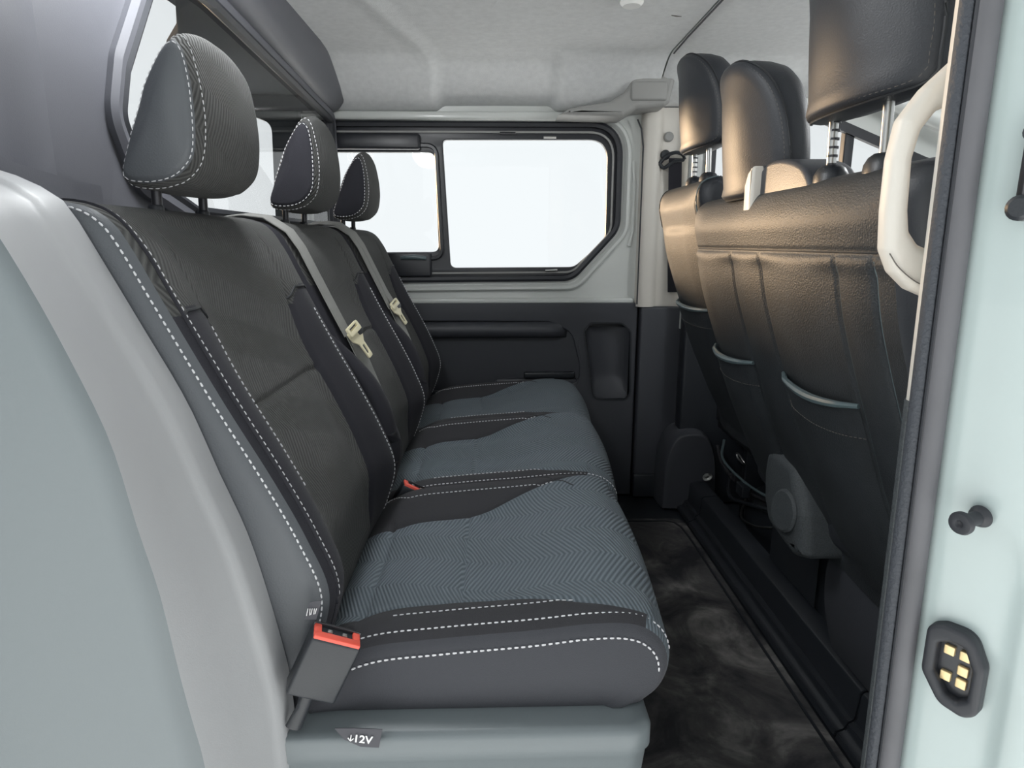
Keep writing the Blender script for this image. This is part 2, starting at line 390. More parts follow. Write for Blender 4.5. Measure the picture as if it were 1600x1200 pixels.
# cargo side beyond the bulkhead
wc = sroot('wall_rear', 'metal side and rear of the load bay behind the bulkhead', 'wall')
plate('load_bay_side', [(-2.45, -.05), (-.60, -.05), (-.60, 1.75), (-2.45, 1.75)], [cargo_b, cargo_a], .03, WY + .015, 'Y', 'ceil_dark', wc)
plate('load_bay_side', [(-2.45, -.05), (-.60, -.05), (-.60, 1.75), (-2.45, 1.75)], [], .03, .44, 'Y', 'ceil_dark', wc)
plate('rear_doors', [(.42, -.05), (2.2, -.05), (2.2, 1.75), (.42, 1.75)], [rpoly([(.55, .90), (1.26, .90), (1.26, 1.62), (.55, 1.62)], .04), rpoly([(1.34, .90), (2.08, .90), (2.08, 1.62), (1.34, 1.62)], .04)], .03, -2.45, 'X', 'ceil_dark', wc)
box('load_bay_roof', -2.46, -.52, .42, 2.2, 1.75, 1.78, 'ceil_dark', wc, bev=0)
box('inner_rail', -.93, -.52, WY - .05, WY, 1.285, 1.325, 'bulk', wc, bev=.01)
# dark lining panel hung under the load bay roof next to the bulkhead
plate('lining_panel', [(-.515, 1.30), (-.62, 1.40), (-.68, 1.53), (-.76, 1.65), (-.93, 1.95), (-.93, 2.16), (-.515, 2.16)], [], .02, 1.335, 'Z', 'ceil_dark', wc, .004)
for nm, poly in (('load_bay_pane', cargo_b), ('load_bay_pane', cargo_a)):
    plate(nm, [(p[0], p[1]) for p in poly], [], .004, WY + .015, 'Y', 'glass', wc)

# ceiling : headliner fabric grid with a recessed pocket and a soft rib
def ceil_z(x, y):
    z = 1.400 + .010 * math.cos((x - .1) * 2.2)
    z -= .125 * smooth01(1.93, 2.17, y) ** 1.15
    # pocket pressed up into the edge
    z += .020 * smooth01(-.19, -.15, x) * (1 - smooth01(.17, .21, x)) * smooth01(1.97, 2.03, y)
    # diagonal soft rib
    d = abs((x + .17) + (2.05 - y) * .22); z -= .008 * max(0, 1 - d / .045) * (1 - smooth01(1.98, 2.05, y))
    if x > .50: z -= .0
    return z
nx, ny = 120, 90; X0, X1, Y0, Y1 = -.52, .50, .42, 2.185
V = [[Vector((X0 + (X1 - X0) * j / (nx - 1), Y0 + (Y1 - Y0) * i / (ny - 1), ceil_z(X0 + (X1 - X0) * j / (nx - 1), Y0 + (Y1 - Y0) * i / (ny - 1)))) for j in range(nx)] for i in range(ny)]
ce = sroot('ceiling', 'grey fabric headliner over the seats', 'ceiling')
grid_faces('rear_headliner', V, ny, nx, None, 'ceil', ce)
X0, X1 = .505, 2.1
def ceil2(x, y): return 1.402 - .10 * smooth01(1.93, 2.17, y) - .006 * math.exp(-((x - .505) / .01) ** 2) * -1 - .05 * smooth01(1.2, 2.1, x)
V = [[Vector((X0 + (X1 - X0) * j / (nx - 1), Y0 + (Y1 - Y0) * i / (ny - 1), ceil2(X0 + (X1 - X0) * j / (nx - 1), Y0 + (Y1 - Y0) * i / (ny - 1)))) for j in range(nx)] for i in range(ny)]
grid_faces('front_headliner', V, ny, nx, None, 'ceil', ce)
box('roof_skin', -.60, 2.15, .38, 2.24, 1.44, 1.47, 'white', ce, bev=.005)
tube('headliner_seam', [(.5025, .5, 1.399), (.5025, 1.0, 1.399), (.5025, 1.8, 1.399), (.5025, 1.92, 1.395)], .0022, 'rubber', ce)
for i, (cx, cy, a) in enumerate([(.435, 1.66, .3), (.66, 1.55, -.5)]):
    stuff(tube('headliner_scuff' , [(cx - .012, cy - .003, ceil_z(.4, 1.6) - .001), (cx, cy, ceil_z(.4, 1.6) - .0015), (cx + .014, cy + .004, ceil_z(.4, 1.6) - .001)], [.0006, .0016, .0006], 'dthread', ce))

# near side of the body: B pillar box, sill and header round the open sliding door
wn = sroot('wall_near', 'white painted body pillar beside the open sliding door', 'pillar')
prof = [(.345, .486), (.343, .478), (.3435, .470), (.3455, .461), (.351, .453), (.356, .446), (.3625, .436), (.370, .425), (.380, .410), (.398, .396), (.44, .38), (.62, .38), (.62, .49), (.36, .49)]
def body_dx(z):   # tumblehome of the aperture: measured shift along +X with falling height
    return .010 * (1 - smooth01(.25, 1.1, z))
bm = bmesh.new(); zs = [-.1 + 1.6 * i / 60 for i in range(61)]; rings = []
for z in zs:
    dz = body_dx(z)
    # pressed diagonal crease low on the jamb
    cre = smooth01(.62, .70, z)
    ring = []
    for k, (x, y) in enumerate(prof):
        sx = .010 * (1 - cre) if k in (6, 7) else 0
        ring.append(bm.verts.new((x + dz + sx, y - sx, z)))
    rings.append(ring)
for A, B in zip(rings, rings[1:]):
    for k in range(len(prof)): bm.faces.new((A[k], A[(k + 1) % len(prof)], B[(k + 1) % len(prof)], B[k]))
from_bm('pillar_panel', bm, 'white', wn, sharp=60)
box('door_header', -.62, .5, .38, .47, 1.32, 1.44, 'white', wn, bev=.02)
box('front_door_skin', .62, 2.0, .40, .46, -.1, .93, 'white', wn, bev=.02)
box('rear_pillar', -.75, -.60, .38, .46, -.1, 1.45, 'white', wn, bev=.02)
box('outer_sill', -.75, 2.0, .36, .44, -.16, -.02, 'white', wn, bev=.02)
# the sliding door itself, slid back along the outside
sd_ = sroot('door_1', 'white sliding door pushed back along the outside of the van', 'door')
box('door_skin', -1.95, -.68, .26, .345, -.1, 1.30, 'white', sd_, bev=.02)
# front end
wfr = sroot('wall_front', 'far cab side of the van with door glass and windscreen pillar', 'wall')
cab_o = [(.62, .6), (2.0, .6), (2.0, 1.0), (1.55, 1.20), (1.30, 1.42), (.62, 1.42)]
cab_h = rpoly([(.68, .90), (1.95, .90), (1.95, .95), (1.36, 1.135), (1.03, 1.262), (.68, 1.265)], [.03, .0, .01, .03, .04, .04])
plate('cab_side', cab_o, [cab_h], .03, 2.12, 'Y', 'cream', wfr, .008)
box('cab_door_trim', .62, 2.0, 2.06, 2.12, 0, .90, 'blk', wfr, bev=.01)
sweep('door_gasket', [(p[0], 2.098, p[1]) for p in cab_h], [(-.016, -.008), (.012, -.008), (.012, .01), (-.016, .01)], 'rubber', wfr)
box('window_divider', 1.105, 1.135, 2.10, 2.13, .90, 1.235, 'rubber', wfr, bev=.004)
tube('windscreen_pillar', [(1.0, 2.05, 1.36), (1.18, 2.02, 1.30), (1.42, 1.98, 1.20), (1.75, 1.94, 1.02), (1.95, 1.92, .9)], [(.035, .028)] * 5, 'cream', wfr, n=16)
box('dashboard', 1.75, 2.0, .5, 2.05, .1, .80, 'blk', wfr, bev=.05)
plate('cab_pane', cab_h, [], .004, 2.125, 'Y', 'glass_clear', wfr)

# ---------------- window_1 in the far wall
w1 = sroot('window_1', 'black framed sliding side window in the far wall', 'window', (0, WY, .76))
fr_in_R = rpoly([(-.163, 1.203), (.368, 1.205), (.370, .890), (.268, .802), (-.145, .800)], [.015, .062, .05, .05, .02], 10)
fr_in_L = rpoly([(-.54, 1.164), (-.190, 1.165), (-.183, .852), (-.54, .850)], [.01, .022, .022, .01], 6)
fr_out = rpoly([(-.57, 1.246), (.404, 1.248), (.404, .928), (.258, .768), (-.57, .762)], [.02, .10, .08, .07, .02], 10)
plate('window_frame', fr_out, [fr_in_R, fr_in_L], .022, WY + .010, 'Y', 'winfr', w1, .003)
sweep('rubber_gasket', [(p[0], WY - .006, p[1]) for p in fr_out], [(-.012, .012), (-.012, -.006), (-.004, -.011), (.006, -.008), (.008, .012)], 'rubber', w1)
sweep('inner_channel', [(p[0], WY - .004, p[1]) for p in rpoly([(-.53, 1.225), (.386, 1.226), (.386, .915), (.262, .786), (-.54, .780)], [.02, .08, .07, .06, .02], 10)], [(-.003, .004), (-.003, -.004), (.003, -.004), (.003, .004)], 'grey_pl', w1)
plate('fixed_pane', fr_in_R, [], .004, WY + .018, 'Y', 'glass', w1)
sl = plate('sliding_pane', fr_in_L, [], .004, WY + .012, 'Y', 'glass', w1)
sweep('sash_rail', [(p[0], WY - .006, p[1]) for p in rpoly([(-.54, 1.185), (-.182, 1.186), (-.170, .830), (-.54, .828)], [.01, .035, .035, .01], 8)], [(-.006, .006), (-.006, -.004), (-.002, -.008), (.006, -.008), (.008, .006)], 'winfr', w1)
box('blind_cassette', -.52, -.232, WY - .030, WY, 1.170, 1.218, 'winfr', w1, bev=.008)
lt = box('window_latch', -.42, -.207, WY - .026, WY, .772, .850, 'winfr', w1, bev=.006)
lh = tube('latch_handle', [(-.305, WY - .030, .833), (-.26, WY - .036, .836), (-.222, WY - .030, .832)], [(.004, .006), (.006, .008), (.004, .006)], 'lip', lt, n=12)
tube('channel_clip', [(.02, WY - .012, 1.222), (.07, WY - .012, 1.222)], .004, 'dmetal', w1)
tube('channel_clip', [(.16, WY - .012, 1.210), (.20, WY - .012, 1.210)], .004, 'metal', w1)
tube('channel_clip', [(.17, WY - .012, .790), (.21, WY - .012, .792)], .004, 'metal', w1)

# ---------------- trim_1: dark panel of the far side
t1 = sroot('trim_1', 'black lower side panel with armrest hollow and bottle pocket', 'trim panel', (0, WY, 0))
arm = rpoly([(-.50, .628), (.185, .622), (.262, .585), (.290, .475), (.292, .415), (.20, .380), (-.50, .372)], [0, .05, .06, .04, .04, .04, 0], 7)
pk = rpoly([(.302, .590), (.325, .618), (.430, .618), (.462, .588), (.468, .368), (.452, .348), (.352, .350), (.336, .370)], [.02, .02, .03, .02, .02, .02, .02, .02], 4)
plate('panel_face', [(-.52, .0), (.482, .0), (.482, .684), (-.52, .684)], [arm, pk], .016, WY - .014, 'Y', 'blk_trim', t1, .003)
box('hollow_back', -.51, .31, WY - .004, WY + .008, .36, .64, 'blk_trim', t1, bev=0)
# armrest roll across the top of the hollow
bm = bmesh.new(); rings = []
for i in range(40):
    f = i / 39; x = -.50 + f * .745; drop = .0
    sec = [(WY - .004, .622), (WY - .020, .621), (WY - .034, .610), (WY - .040, .592), (WY - .034, .574), (WY - .018, .566), (WY - .004, .566)]
    k = 1 - .75 * smooth01(.93, 1, f) ** 2
    rings.append([bm.verts.new((x, WY - (WY - y) * k, z - drop)) for y, z in sec])
for A, B in zip(rings, rings[1:]):
    for k in range(6): bm.faces.new((A[k], A[k + 1], B[k + 1], B[k]))
bm.faces.new(rings[-1]); bm.faces.new(rings[0][::-1])
from_bm('armrest', bm, 'blk_trim', t1, sharp=60)
sweep('hollow_lip', [(.285, WY - .02, .56), (.296, WY - .022, .50), (.297, WY - .022, .43), (.278, WY - .022, .393), (.20, WY - .022, .402), (.05, WY - .022, .392), (-.1, WY - .022, .382), (-.5, WY - .022, .378)], [(-.004, -.004), (.004, -.004), (.004, .01), (-.004, .01)], 'blk_trim', t1, closed=False)
box('pull_grip', .10, .275, WY - .024, WY, .425, .448, 'blk', t1, bev=.006)
box('hollow_step', .0, .285, WY - .016, WY, .385, .425, 'blk_trim', t1, bev=.01)
# bottle pocket: back, curved front
box('pocket_back', .30, .47, WY + .018, WY + .026, .34, .63, 'blk', t1, bev=0)
V = []
for i in range(16):
    z = .352 + (.600 - .352) * i / 15; row = []
    for j in range(16):
        u = j / 15; xl = .338 - .030 * (i / 15); xr = .460
        row.append(Vector((xl + (xr - xl) * u, WY - .012 + .030 * math.sin(math.pi * u) ** .6 * smooth01(-.5, 5, i), z)))
    V.append(row)
grid_faces('bottle_pocket', V, 16, 16, None, 'blk_trim', t1)
sweep('pocket_rim', [(p[0], WY - .022, p[1]) for p in pk], [(-.002, -.003), (.003, -.003), (.003, .003), (-.002, .003)], 'blk', t1)
# ---------------- trim_2: B pillar of the far side
t2 = sroot('trim_2', 'far door pillar, pale plastic above and black below', 'pillar trim', (.52, WY, 0))
V = []
for z in [.672 + i * (1.30 - .672) / 20 for i in range(21)]:
    V.append([Vector((x, y, z)) for x, y in [(.474, 2.185), (.474, 2.15), (.480, 2.136), (.495, 2.128), (.515, 2.128), (.530, 2.134), (.536, 2.150), (.545, 2.156), (.585, 2.156), (.62, 2.156), (.66, 2.19)]])
o = grid_faces('upper_pillar_cover', V, 21, 11, None, 'cream_pl', t2)
box('lower_pillar_cover', .490, .66, 2.13, 2.18, .0, .672, 'blk_trim', t2, bev=.008)
box('lower_pillar_foot', .486, .60, 2.118, 2.16, .0, .085, 'blk', t2, bev=.005)
sweep('pillar_joint', [(.4775, 2.14, .68), (.4775, 2.14, 1.0), (.4765, 2.14, 1.18), (.468, 2.14, 1.235), (.455, 2.14, 1.262)], [(-.0018, -.002), (.0018, -.002), (.0018, .004), (-.0018, .004)], 'rubber', t2, closed=False)
# trim_3: grey plastic corner cover between pillar and headliner
cc = rpoly([(.20, 1.266), (.235, 1.288), (.36, 1.308), (.405, 1.335), (.43, 1.372), (.470, 1.384), (.548, 1.388), (.560, 1.375), (.545, 1.305), (.53, 1.294), (.44, 1.285), (.40, 1.262)], [.0, .02, .03, .03, .02, .02, .006, .006, .01, .01, .01, .01], 5)
cc = [(q[0] * .972, .88 + (q[1] - .88) * .972) for q in cc]
t3 = plate('trim_3', cc, [], .12, 2.10, 'Y', 'grey_pl', None, .014)
struct(t3, 'grey moulded plastic cover at the top corner of the far pillar', 'trim')
box('cover_pad', .410, .520, 2.032, 2.05, 1.296, 1.350, 'grey_pl', t3, bev=.008)
# roof rail under the headliner
o = box('trim_4', -.52, .26, 2.13, 2.175, 1.256, 1.282, 'cream', None, bev=.008); struct(o, 'pale painted rail above the far side window', 'trim')

# ---------------- bulkhead = wall_left with window_2
wl = sroot('wall_left', 'dark grey moulded bulkhead behind the rear seats', 'bulkhead', (-.5, 1.3, 0))
bw = rpoly([(.920, 1.045), (.955, .975), (1.12, .930), (2.105, .930), (2.105, 1.250), (1.27, 1.298), (1.075, 1.290), (.945, 1.11)], [.03, .04, .06, .02, .02, .04, .05, .05], 8)
# dense plate with a gently curving near end
plate('bulkhead_panel', [(.60, -.02), (2.165, -.02), (2.165, 1.43), (.60, 1.43)], [bw], .02, -.510, 'X', 'bulk', wl, .004)
V = []
for i in range(40):
    z = .70 + .74 * i / 39; row = []
    for j in range(24):
        f = j / 23; y = .78 - .29 * f; x = -.499 + .09 * smooth01(.25, 1.0, f) + .012 * math.sin(f * 7) * (1 - f)
        row.append(Vector((x, y, z)))
    V.append(row)
grid_faces('bulkhead_flank', V, 40, 24, None, 'bulk', wl)
# ledge where bulkhead meets the side shield
sweep('bulkhead_ledge', [(-.47, .48, .965), (-.475, .56, .955), (-.478, .64, .938), (-.478, .72, .930), (-.478, .775, .928)], [(-.03, -.010), (.03, -.014), (.036, -.002), (.03, .012), (-.03, .016)], 'bulk', wl, closed=False, nrm=(0, 0, 1))
# window_2
w2 = sroot('window_2', 'fixed window in the bulkhead behind the headrests', 'window', (-.5, 1.5, 1.0))
def off(poly, d):
    n = len(poly); out = []
    A = sum(poly[i][0] * poly[(i + 1) % n][1] - poly[(i + 1) % n][0] * poly[i][1] for i in range(n)); sg = 1 if A > 0 else -1
    for i in range(n):
        t = (Vector(poly[(i + 1) % n]) - Vector(poly[i - 1])).normalized(); out.append(Vector(poly[i]) + Vector((t.y, -t.x)) * d * sg)
    return out
sweep('window_frame', [(-.500, p[0], p[1]) for p in off(bw, .012)], [(-.016, -.006), (-.016, .008), (-.006, .013), (.008, .010), (.014, -.006)], 'bulk', w2, nrm=(1, 0, 0))
sweep('rubber_gasket', [(-.498, p[0], p[1]) for p in off(bw, -.002)], [(-.008, -.006), (-.008, .008), (0, .011), (.008, .006), (.008, -.006)], 'rubber', w2, nrm=(1, 0, 0))
sweep('bright_bead', [(-.494, p[0], p[1]) for p in off(bw, .0055)], [(-.0018, -.001), (-.0018, .004), (.0018, .004), (.0018, -.001)], 'grey_pl', w2, nrm=(1, 0, 0))
plate('fixed_pane', bw, [], .004, -.508, 'X', 'glass', w2)
# header beam of the bulkhead
bm = bmesh.new(); rings = []
for i in range(30):
    f = i / 29; y = .60 + (2.165 - .60) * f; k = smooth01(.97, 1, f)
    zt = 1.425 - .095 * smooth01(.75, 1.0, f); zb = 1.325 - .05 * smooth01(.3, 1, f)
    sec = [(-.52, zb), (-.487, zb), (-.468, zb + .012), (-.455, (zb + zt) / 2), (-.455, zt - .01), (-.46, zt + .02), (-.52, zt + .02)]
    rings.append([bm.verts.new((x - .02 * k, y, z)) for x, z in sec])
for A, B in zip(rings, rings[1:]):
    for k in range(7): bm.faces.new((A[k], A[(k + 1) % 7], B[(k + 1) % 7], B[k]))
bm.faces.new(rings[0][::-1]); bm.faces.new(rings[-1])
from_bm('bulkhead_header', bm, 'bulk', wl, sharp=50)

# ================================================================== REAR BENCH
BY = [.62, 1.10, 1.58, 2.06]
back_F = [(-.215, .395), (-.192, .450), (-.179, .509), (-.199, .572), (-.230, .640), (-.272, .722), (-.318, .818), (-.345, .876), (-.360, .900), (-.380, .914), (-.410, .920), (-.450, .918), (-.478, .908)]
back_C = [(-.42, .395), (-.42, .450), (-.43, .509), (-.44, .572), (-.45, .640), (-.46, .722), (-.47, .818), (-.47, .86), (-.47, .87), (-.47, .88), (-.472, .885), (-.474, .89), (-.4785, .905)]
def back_rec(y, t, F, W):
    e = min(y, W - y); z = F.z
    depth = .030 * smooth01(.40, .50, z) * (1 - .75 * smooth01(.72, .88, z)) * (1 - smooth01(.90, .915, z))
    v = depth * smooth01(.045, .150, e)
    crown = -.005 * math.exp(-((e - .05) / .03) ** 2) * (1 - smooth01(.86, .90, z))
    lumb = -.010 * math.exp(-((z - .60) / .07) ** 2) * smooth01(.12, .2, e)
    gr = .0055 * math.exp(-((e - ins_e(z)) / .0035) ** 2) * smooth01(.42, .46, z) * (1 - .65 * smooth01(.77, .83, z)) * (1 - smooth01(.88, .91, z))
    hs = .005 * math.exp(-((z - .690) / .004) ** 2) * smooth01(-.004, .004, e - ins_e(z))
    return v + crown + lumb + gr + hs
def ins_e(z): return .118 - .020 * smooth01(.70, .88, z) - .012 * math.sin((z - .45) * 6)
def seat_back(parent, k):
    y0, y1 = BY[k] + .002, BY[k + 1] - .002
    p = Pad(back_F, back_C, y0, y1, .026, back_rec, n=150, warp=(.110, lambda F: ins_e(F.z)))
    def region(i, j):
        yo = p.yo(p.cols[j]); W = y1 - y0; e = min(yo, W - yo); z = p.F[i].z
        if p.cols[j][0] in 'ab': return 'side'
        if yo < .018 : return 'side'
        if min((p.yo(p.cols[j]) + p.yo(p.cols[min(j + 1, len(p.cols) - 1)])) / 2, W - (p.yo(p.cols[j]) + p.yo(p.cols[min(j + 1, len(p.cols) - 1)])) / 2) > .110: return 'ins'
        lim = .815 + .0 * e - (.03 * ((e - .05) / .06) ** 2)      # curved top of the plain bolster
        return 'fab' if z < lim else 'sh'
    nr, nc = p.n, len(p.cols)
    sideM = 'leather' if k == 0 else 'fabric'
    b = grid_faces('backrest', p.V, nr, nc, lambda i, j: region(i, j) == 'ins', 'rib_back', parent, p.UV)
    for half in (lambda j: j < nc // 2, lambda j: j >= nc // 2):
        grid_faces('side_bolster', p.V, nr, nc, lambda i, j: region(i, j) == 'fab' and half(j), 'fabric', b, p.UV)
        grid_faces('shoulder_panel', p.V, nr, nc, lambda i, j: region(i, j) == 'sh' and half(j), 'rib_back', b, p.UV)
        d = grid_faces('side_facing', p.V, nr, nc, lambda i, j: region(i, j) == 'side' and half(j), sideM, b, p.UV)
        if k == 0: d['label'] = 'smooth grey leatherette side facing'
    box('back_shell', -.492, -.455, y0 + .01, y1 - .01, .33, .905, 'blk', b, bev=.01)
    # stitching along the bolsters
    i0 = p.row_near(z=.43, hi=.4); iT = p.row_near(z=.912, lo=.5); iS = p.row_near(z=.80, lo=.3)
    top = [p.at(i, ('f', .045), .0008) for i in range(iT, p.n - 14, 2)]
    path = [p.at(i, ('c', .45), .0010) for i in range(i0, iT + 1, 2)]
    if k == 0:
        stitch('stitching', path + [p.at(i, ('c', .45), .001) for i in range(iT, p.n - 6, 2)], b, .0011)
        stitch('stitching', [p.at(i, ('f', .030), .0010) for i in range(p.row_near(z=.50, hi=.4), p.n - 6, 2)], b, .0010)
        stitch('stitching', [p.at(i, ('f', ins_e(p.F[i].z) - .012), .0010) for i in range(p.row_near(z=.60, lo=.2), iS, 2)], b, .0009, m='thread')
        tube('seam_piping', [p.at(i, ('f', .0265), .0004) for i in range(i0, p.n - 6, 2)], .0022, 'fabric', b, n=6)
    W = y1 - y0
    far = [p.at(i, ('f', W - .046), .0008) for i in range(i0 - 4, p.row_near(z=.79, lo=.3), 2)]
    stitch('stitching', far, b, .0010 + .0002 * k)
    # curved seam over the bolster where ribbed shoulder meets plain cloth
    for sgn in (0, 1):
        sp = []
        for q in range(12):
            e = .028 + (ins_e(.80) - .028) * q / 11; z = .815 - (.03 * ((e - .05) / .06) ** 2); i = p.row_near(z=z, lo=.3); sp.append(p.at(i, ('f', e if not sgn else W - e), .0004))
        tube('seam_piping', sp, .0018, 'piping', b, n=6)
    return p
cush_F = [(-.245, .372), (-.195, .425), (-.143, .452), (-.06, .462), (.04, .470), (.11, .477), (.158, .474), (.186, .455), (.196, .425), (.190, .395), (.172, .374)]
cush_C = [(-.235, .3675), (-.17, .372), (-.12, .372), (-.05, .372), (.03, .372), (.08, .372), (.11, .372), (.12, .372), (.12, .372), (.12, .372), (.12, .372)]
def cush_bound(xf): return .108 - .085 * smooth01(-.06, .165, xf)
def cush_rec(y, t, F, W):
    e = min(y, W - y); x = F.x
    if x > .17 and F.z < .46: 
        return -.012 * math.sin(math.pi * y / W) * smooth01(.46, .43, F.z) if False else -.010 * math.sin(math.pi * y / W)
    depth = .026 * smooth01(-.24, -.16, x) * (1 - .95 * smooth01(-.02, .13, x))
    v = depth * smooth01(.04, .135, e) - .010 * math.sin(math.pi * y / W) * smooth01(.05, .17, x)
    v -= .004 * math.exp(-((e - .045) / .03) ** 2)
    v += .004 * math.exp(-((e - cush_bound(x)) / .0035) ** 2) * (1 - smooth01(.08, .13, x)) * smooth01(-.2, -.16, x)
    v += .0055 * math.exp(-((x + .045) / .0035) ** 2) * smooth01(-.005, .01, e - cush_bound(x))
    v += .005 * math.exp(-((x + .178) / .004) ** 2) * smooth01(-.005, .01, e - .09)
    return v
def seat_cushion(parent, k, fx):
    y0, y1 = BY[k] + .003, BY[k + 1] - .003
    dz = (-.003, -.016, -.030)[k]
    F = [(x if x < 0 else x * (1 + fx[0] / .19), z + dz * smooth01(.372, .44, z)) for x, z in cush_F]
    sk = lambda y, P: (fx[1] * (y - y0) / .48) * smooth01(.0, .15, P.x)
    p = Pad(F, cush_C, y0, y1, .022, cush_rec, n=130, skew=sk, warp=(.075, lambda P: cush_bound(P.x))); nr, nc = p.n, len(p.cols); W = y1 - y0
    def region(i, j):
        c = p.cols[j]; yo = p.yo(c); e = min(yo, W - yo); P = p.F[i]
        if c[0] in 'ab' or yo < .012 or yo > W - .012: return 'side'
        if i > p.n * .93: return 'side'
        em = (yo + p.yo(p.cols[min(j + 1, nc - 1)])) / 2
        if min(em, W - em) < .075 and P.x < .165: return 'bol'
        return 'ins'
    b = grid_faces('seat_cushion', p.V, nr, nc, lambda i, j: region(i, j) == 'side', 'fab_side', parent, p.UV, capper=(0,))
    grid_faces('centre_panel', p.V, nr, nc, lambda i, j: region(i, j) == 'ins', 'rib_seat', b, p.UV)
    for half in (lambda j: j < nc // 2, lambda j: j >= nc // 2):
        grid_faces('side_bolster', p.V, nr, nc, lambda i, j: region(i, j) == 'bol' and half(j), 'bolster', b, p.UV)
    iN = p.n - 12
    for q, lf in ((('c', .10), .0012), (('c', .95), .0010)):
        stitch('stitching', [p.at(i, q, lf) for i in range(2, iN, 2)], b, .0012)
    iF = p.row_near(x=.09, hi=.7); iB = p.row_near(x=-.19, hi=.4)
    stitch('stitching', [p.at(i, ('f', .048), .0010) for i in range(iB + 18, iF, 2)], b, .0009)
    stitch('stitching', [p.at(i, ('f', W - .055 + .03 * (1 - smooth01(0, 12, i - iB))), .0010) for i in range(iB, iF, 1)], b, .0010 + .0002 * k)
    # diagonal seam at the front of the far bolster
    pp = []
    for q in range(10):
        e = .004 + .055 * q / 9; x = .10 + (e - .05) * .8 + .01; pp.append(p.at(p.row_near(x=x, hi=.75), ('f', W - e - .015), .0003))
    tube('seam_piping', pp, .0012, 'piping', b, n=6)
    return p
hr_loop = [(-.416, .948), (-.409, .985), (-.397, 1.022), (-.382, 1.058), (-.364, 1.092), (-.352, 1.110), (-.342, 1.115), (-.334, 1.103), (-.329, 1.075), (-.326, 1.045), (-.326, 1.012), (-.332, .980), (-.346, .955), (-.366, .944), (-.394, .941)]
def closed_crom(P, n):
    P = [Vector(p) for p in P]; out = []; N = len(P)
    for i in range(N):
        a, b, c, d = P[i - 1], P[i], P[(i + 1) % N], P[(i + 2) % N]
        for k in range(16):
            t = k / 16; out.append(.5 * ((2 * b) + (c - a) * t + (2 * a - 5 * b + 4 * c - d) * t * t + (3 * b - a - 3 * c + d) * t ** 3))
    return even(out + [out[0]], n + 1)[:-1]
def rear_headrest(parent, k):
    c0 = BY[k] + .240; y0, y1 = c0 - .105, c0 + .105; n = 72
    loop = closed_crom([(a, 0, b - .006 + (.007 if b < .96 else 0)) for a, b in hr_loop], n); cen = sum(loop, Vector()) / n
    # stations across: (y, inset, forward bulge)
    st = []
    ns = 9
    for i in range(ns): th = i / ns * math.pi / 2; st.append((y0 + .034 * (1 - math.sin(th)) if 0 else y0 + .030 * (1 - math.cos(th)), .013 * (1 - math.sin(th))))
    m = 26
    for i in range(m + 1): st.append((y0 + .030 + (y1 - y0 - .060) * i / m, 0))
    for i in range(ns - 1, -1, -1): th = i / ns * math.pi / 2; st.append((y1 - .030 * (1 - math.cos(th)), .013 * (1 - math.sin(th))))
    def pt(s, j, lift=0):
        y, ins = s; q = loop[j % n]; d = (cen - q); L = d.length; d.normalize()
        t = (y - y0) / (y1 - y0); bul = .008 * math.sin(math.pi * t)
        # far rounded corners of the pad outline near top
        z = q.z - .018 * abs(2 * t - 1) ** 2.5 * max(0, (q.z - 1.05) / .08)
        return Vector((q.x, y, z)) + d * (ins - lift - (bul if q.x > -.36 else bul * .5))
    V = [[pt(s, j) for j in range(n)] for s in st]; nst = len(st)
    UV = [[(s[0], j * .0075) for j in range(n)] for s in st]
    # near and far cheeks
    b = grid_faces('headrest', V, nst, n, lambda i, j: 4 <= i < nst - 5, 'rib_back', parent, [[(s[0], -j * .0065) for j in range(n)] for s in st], close=True)
    for (i_rng, yv) in ((range(0, 5), y0), (range(nst - 5, nst), y1)):
        bm = bmesh.new(); rr = [[bm.verts.new(V[i][j]) for j in range(n)] for i in i_rng]
        for A, B in zip(rr, rr[1:]):
            for j in range(n): bm.faces.new((A[j], A[(j + 1) % n], B[(j + 1) % n], B[j]))
        base = rr[0] if yv == y0 else rr[-1]; prev = base
        for f in (.75, .5, .25):
            sg = -1 if yv == y0 else 1
            ring = [bm.verts.new(Vector((cen.x, v.co.y, cen.z)).lerp(v.co, f) + Vector((0, sg * .007 * (1 - f * f), 0))) for v in base]
            for j in range(n): bm.faces.new((prev[j], prev[(j + 1) % n], ring[(j + 1) % n], ring[j]))
            prev = ring
        bm.faces.new(prev)
        o = from_bm('cheek_panel', bm, 'leather' if k == 0 else 'fabric', b, sharp=180)
    stitch('stitching', [pt(st[3], j, .0006) for j in range(n + 1)], b, .0007 + .0001 * k)
    stitch('stitching', [pt(st[7], j, .0006) for j in range(n + 1)], b, .0006 + .0001 * k)
    for yy in (c0 - .062, c0 + .062):
        tube('headrest_post', [(-.400, yy, .90), (-.398, yy, .955)], .0058, 'dmetal', b, n=12)
    for yy in (c0 - .062, c0 + .062):
        from_bm('post_guide', lathe_bm([(.001, .002), (.008, .002), (.009, .0), (.009, -.006), (.001, -.006)], 16, mtx=Matrix.Translation((-.401, yy, .922))), 'blk', b)
labels = ['nearest of the three rear seats, beside the grey side shield, grey leatherette edge',
          'middle one of the three black fabric rear seats',
          'farthest of the three rear seats, against the side window']
pads = []
for k in range(3):
    t = thing('rear_seat', labels[k], 'seat', (0, BY[k] + .24, .37), 'fabric seats of the rear bench')
    pb = seat_back(t, k); pc = seat_cushion(t, k, [(.0, .018), (.030, .025), (.055, .020)][k]); rear_headrest(t, k); pads.append((pb, pc))
# side pleats of the fabric between the seats (padded wing beside seats two and three)
for k, t in ((1, 'a'), (2, 'b')):
    pass
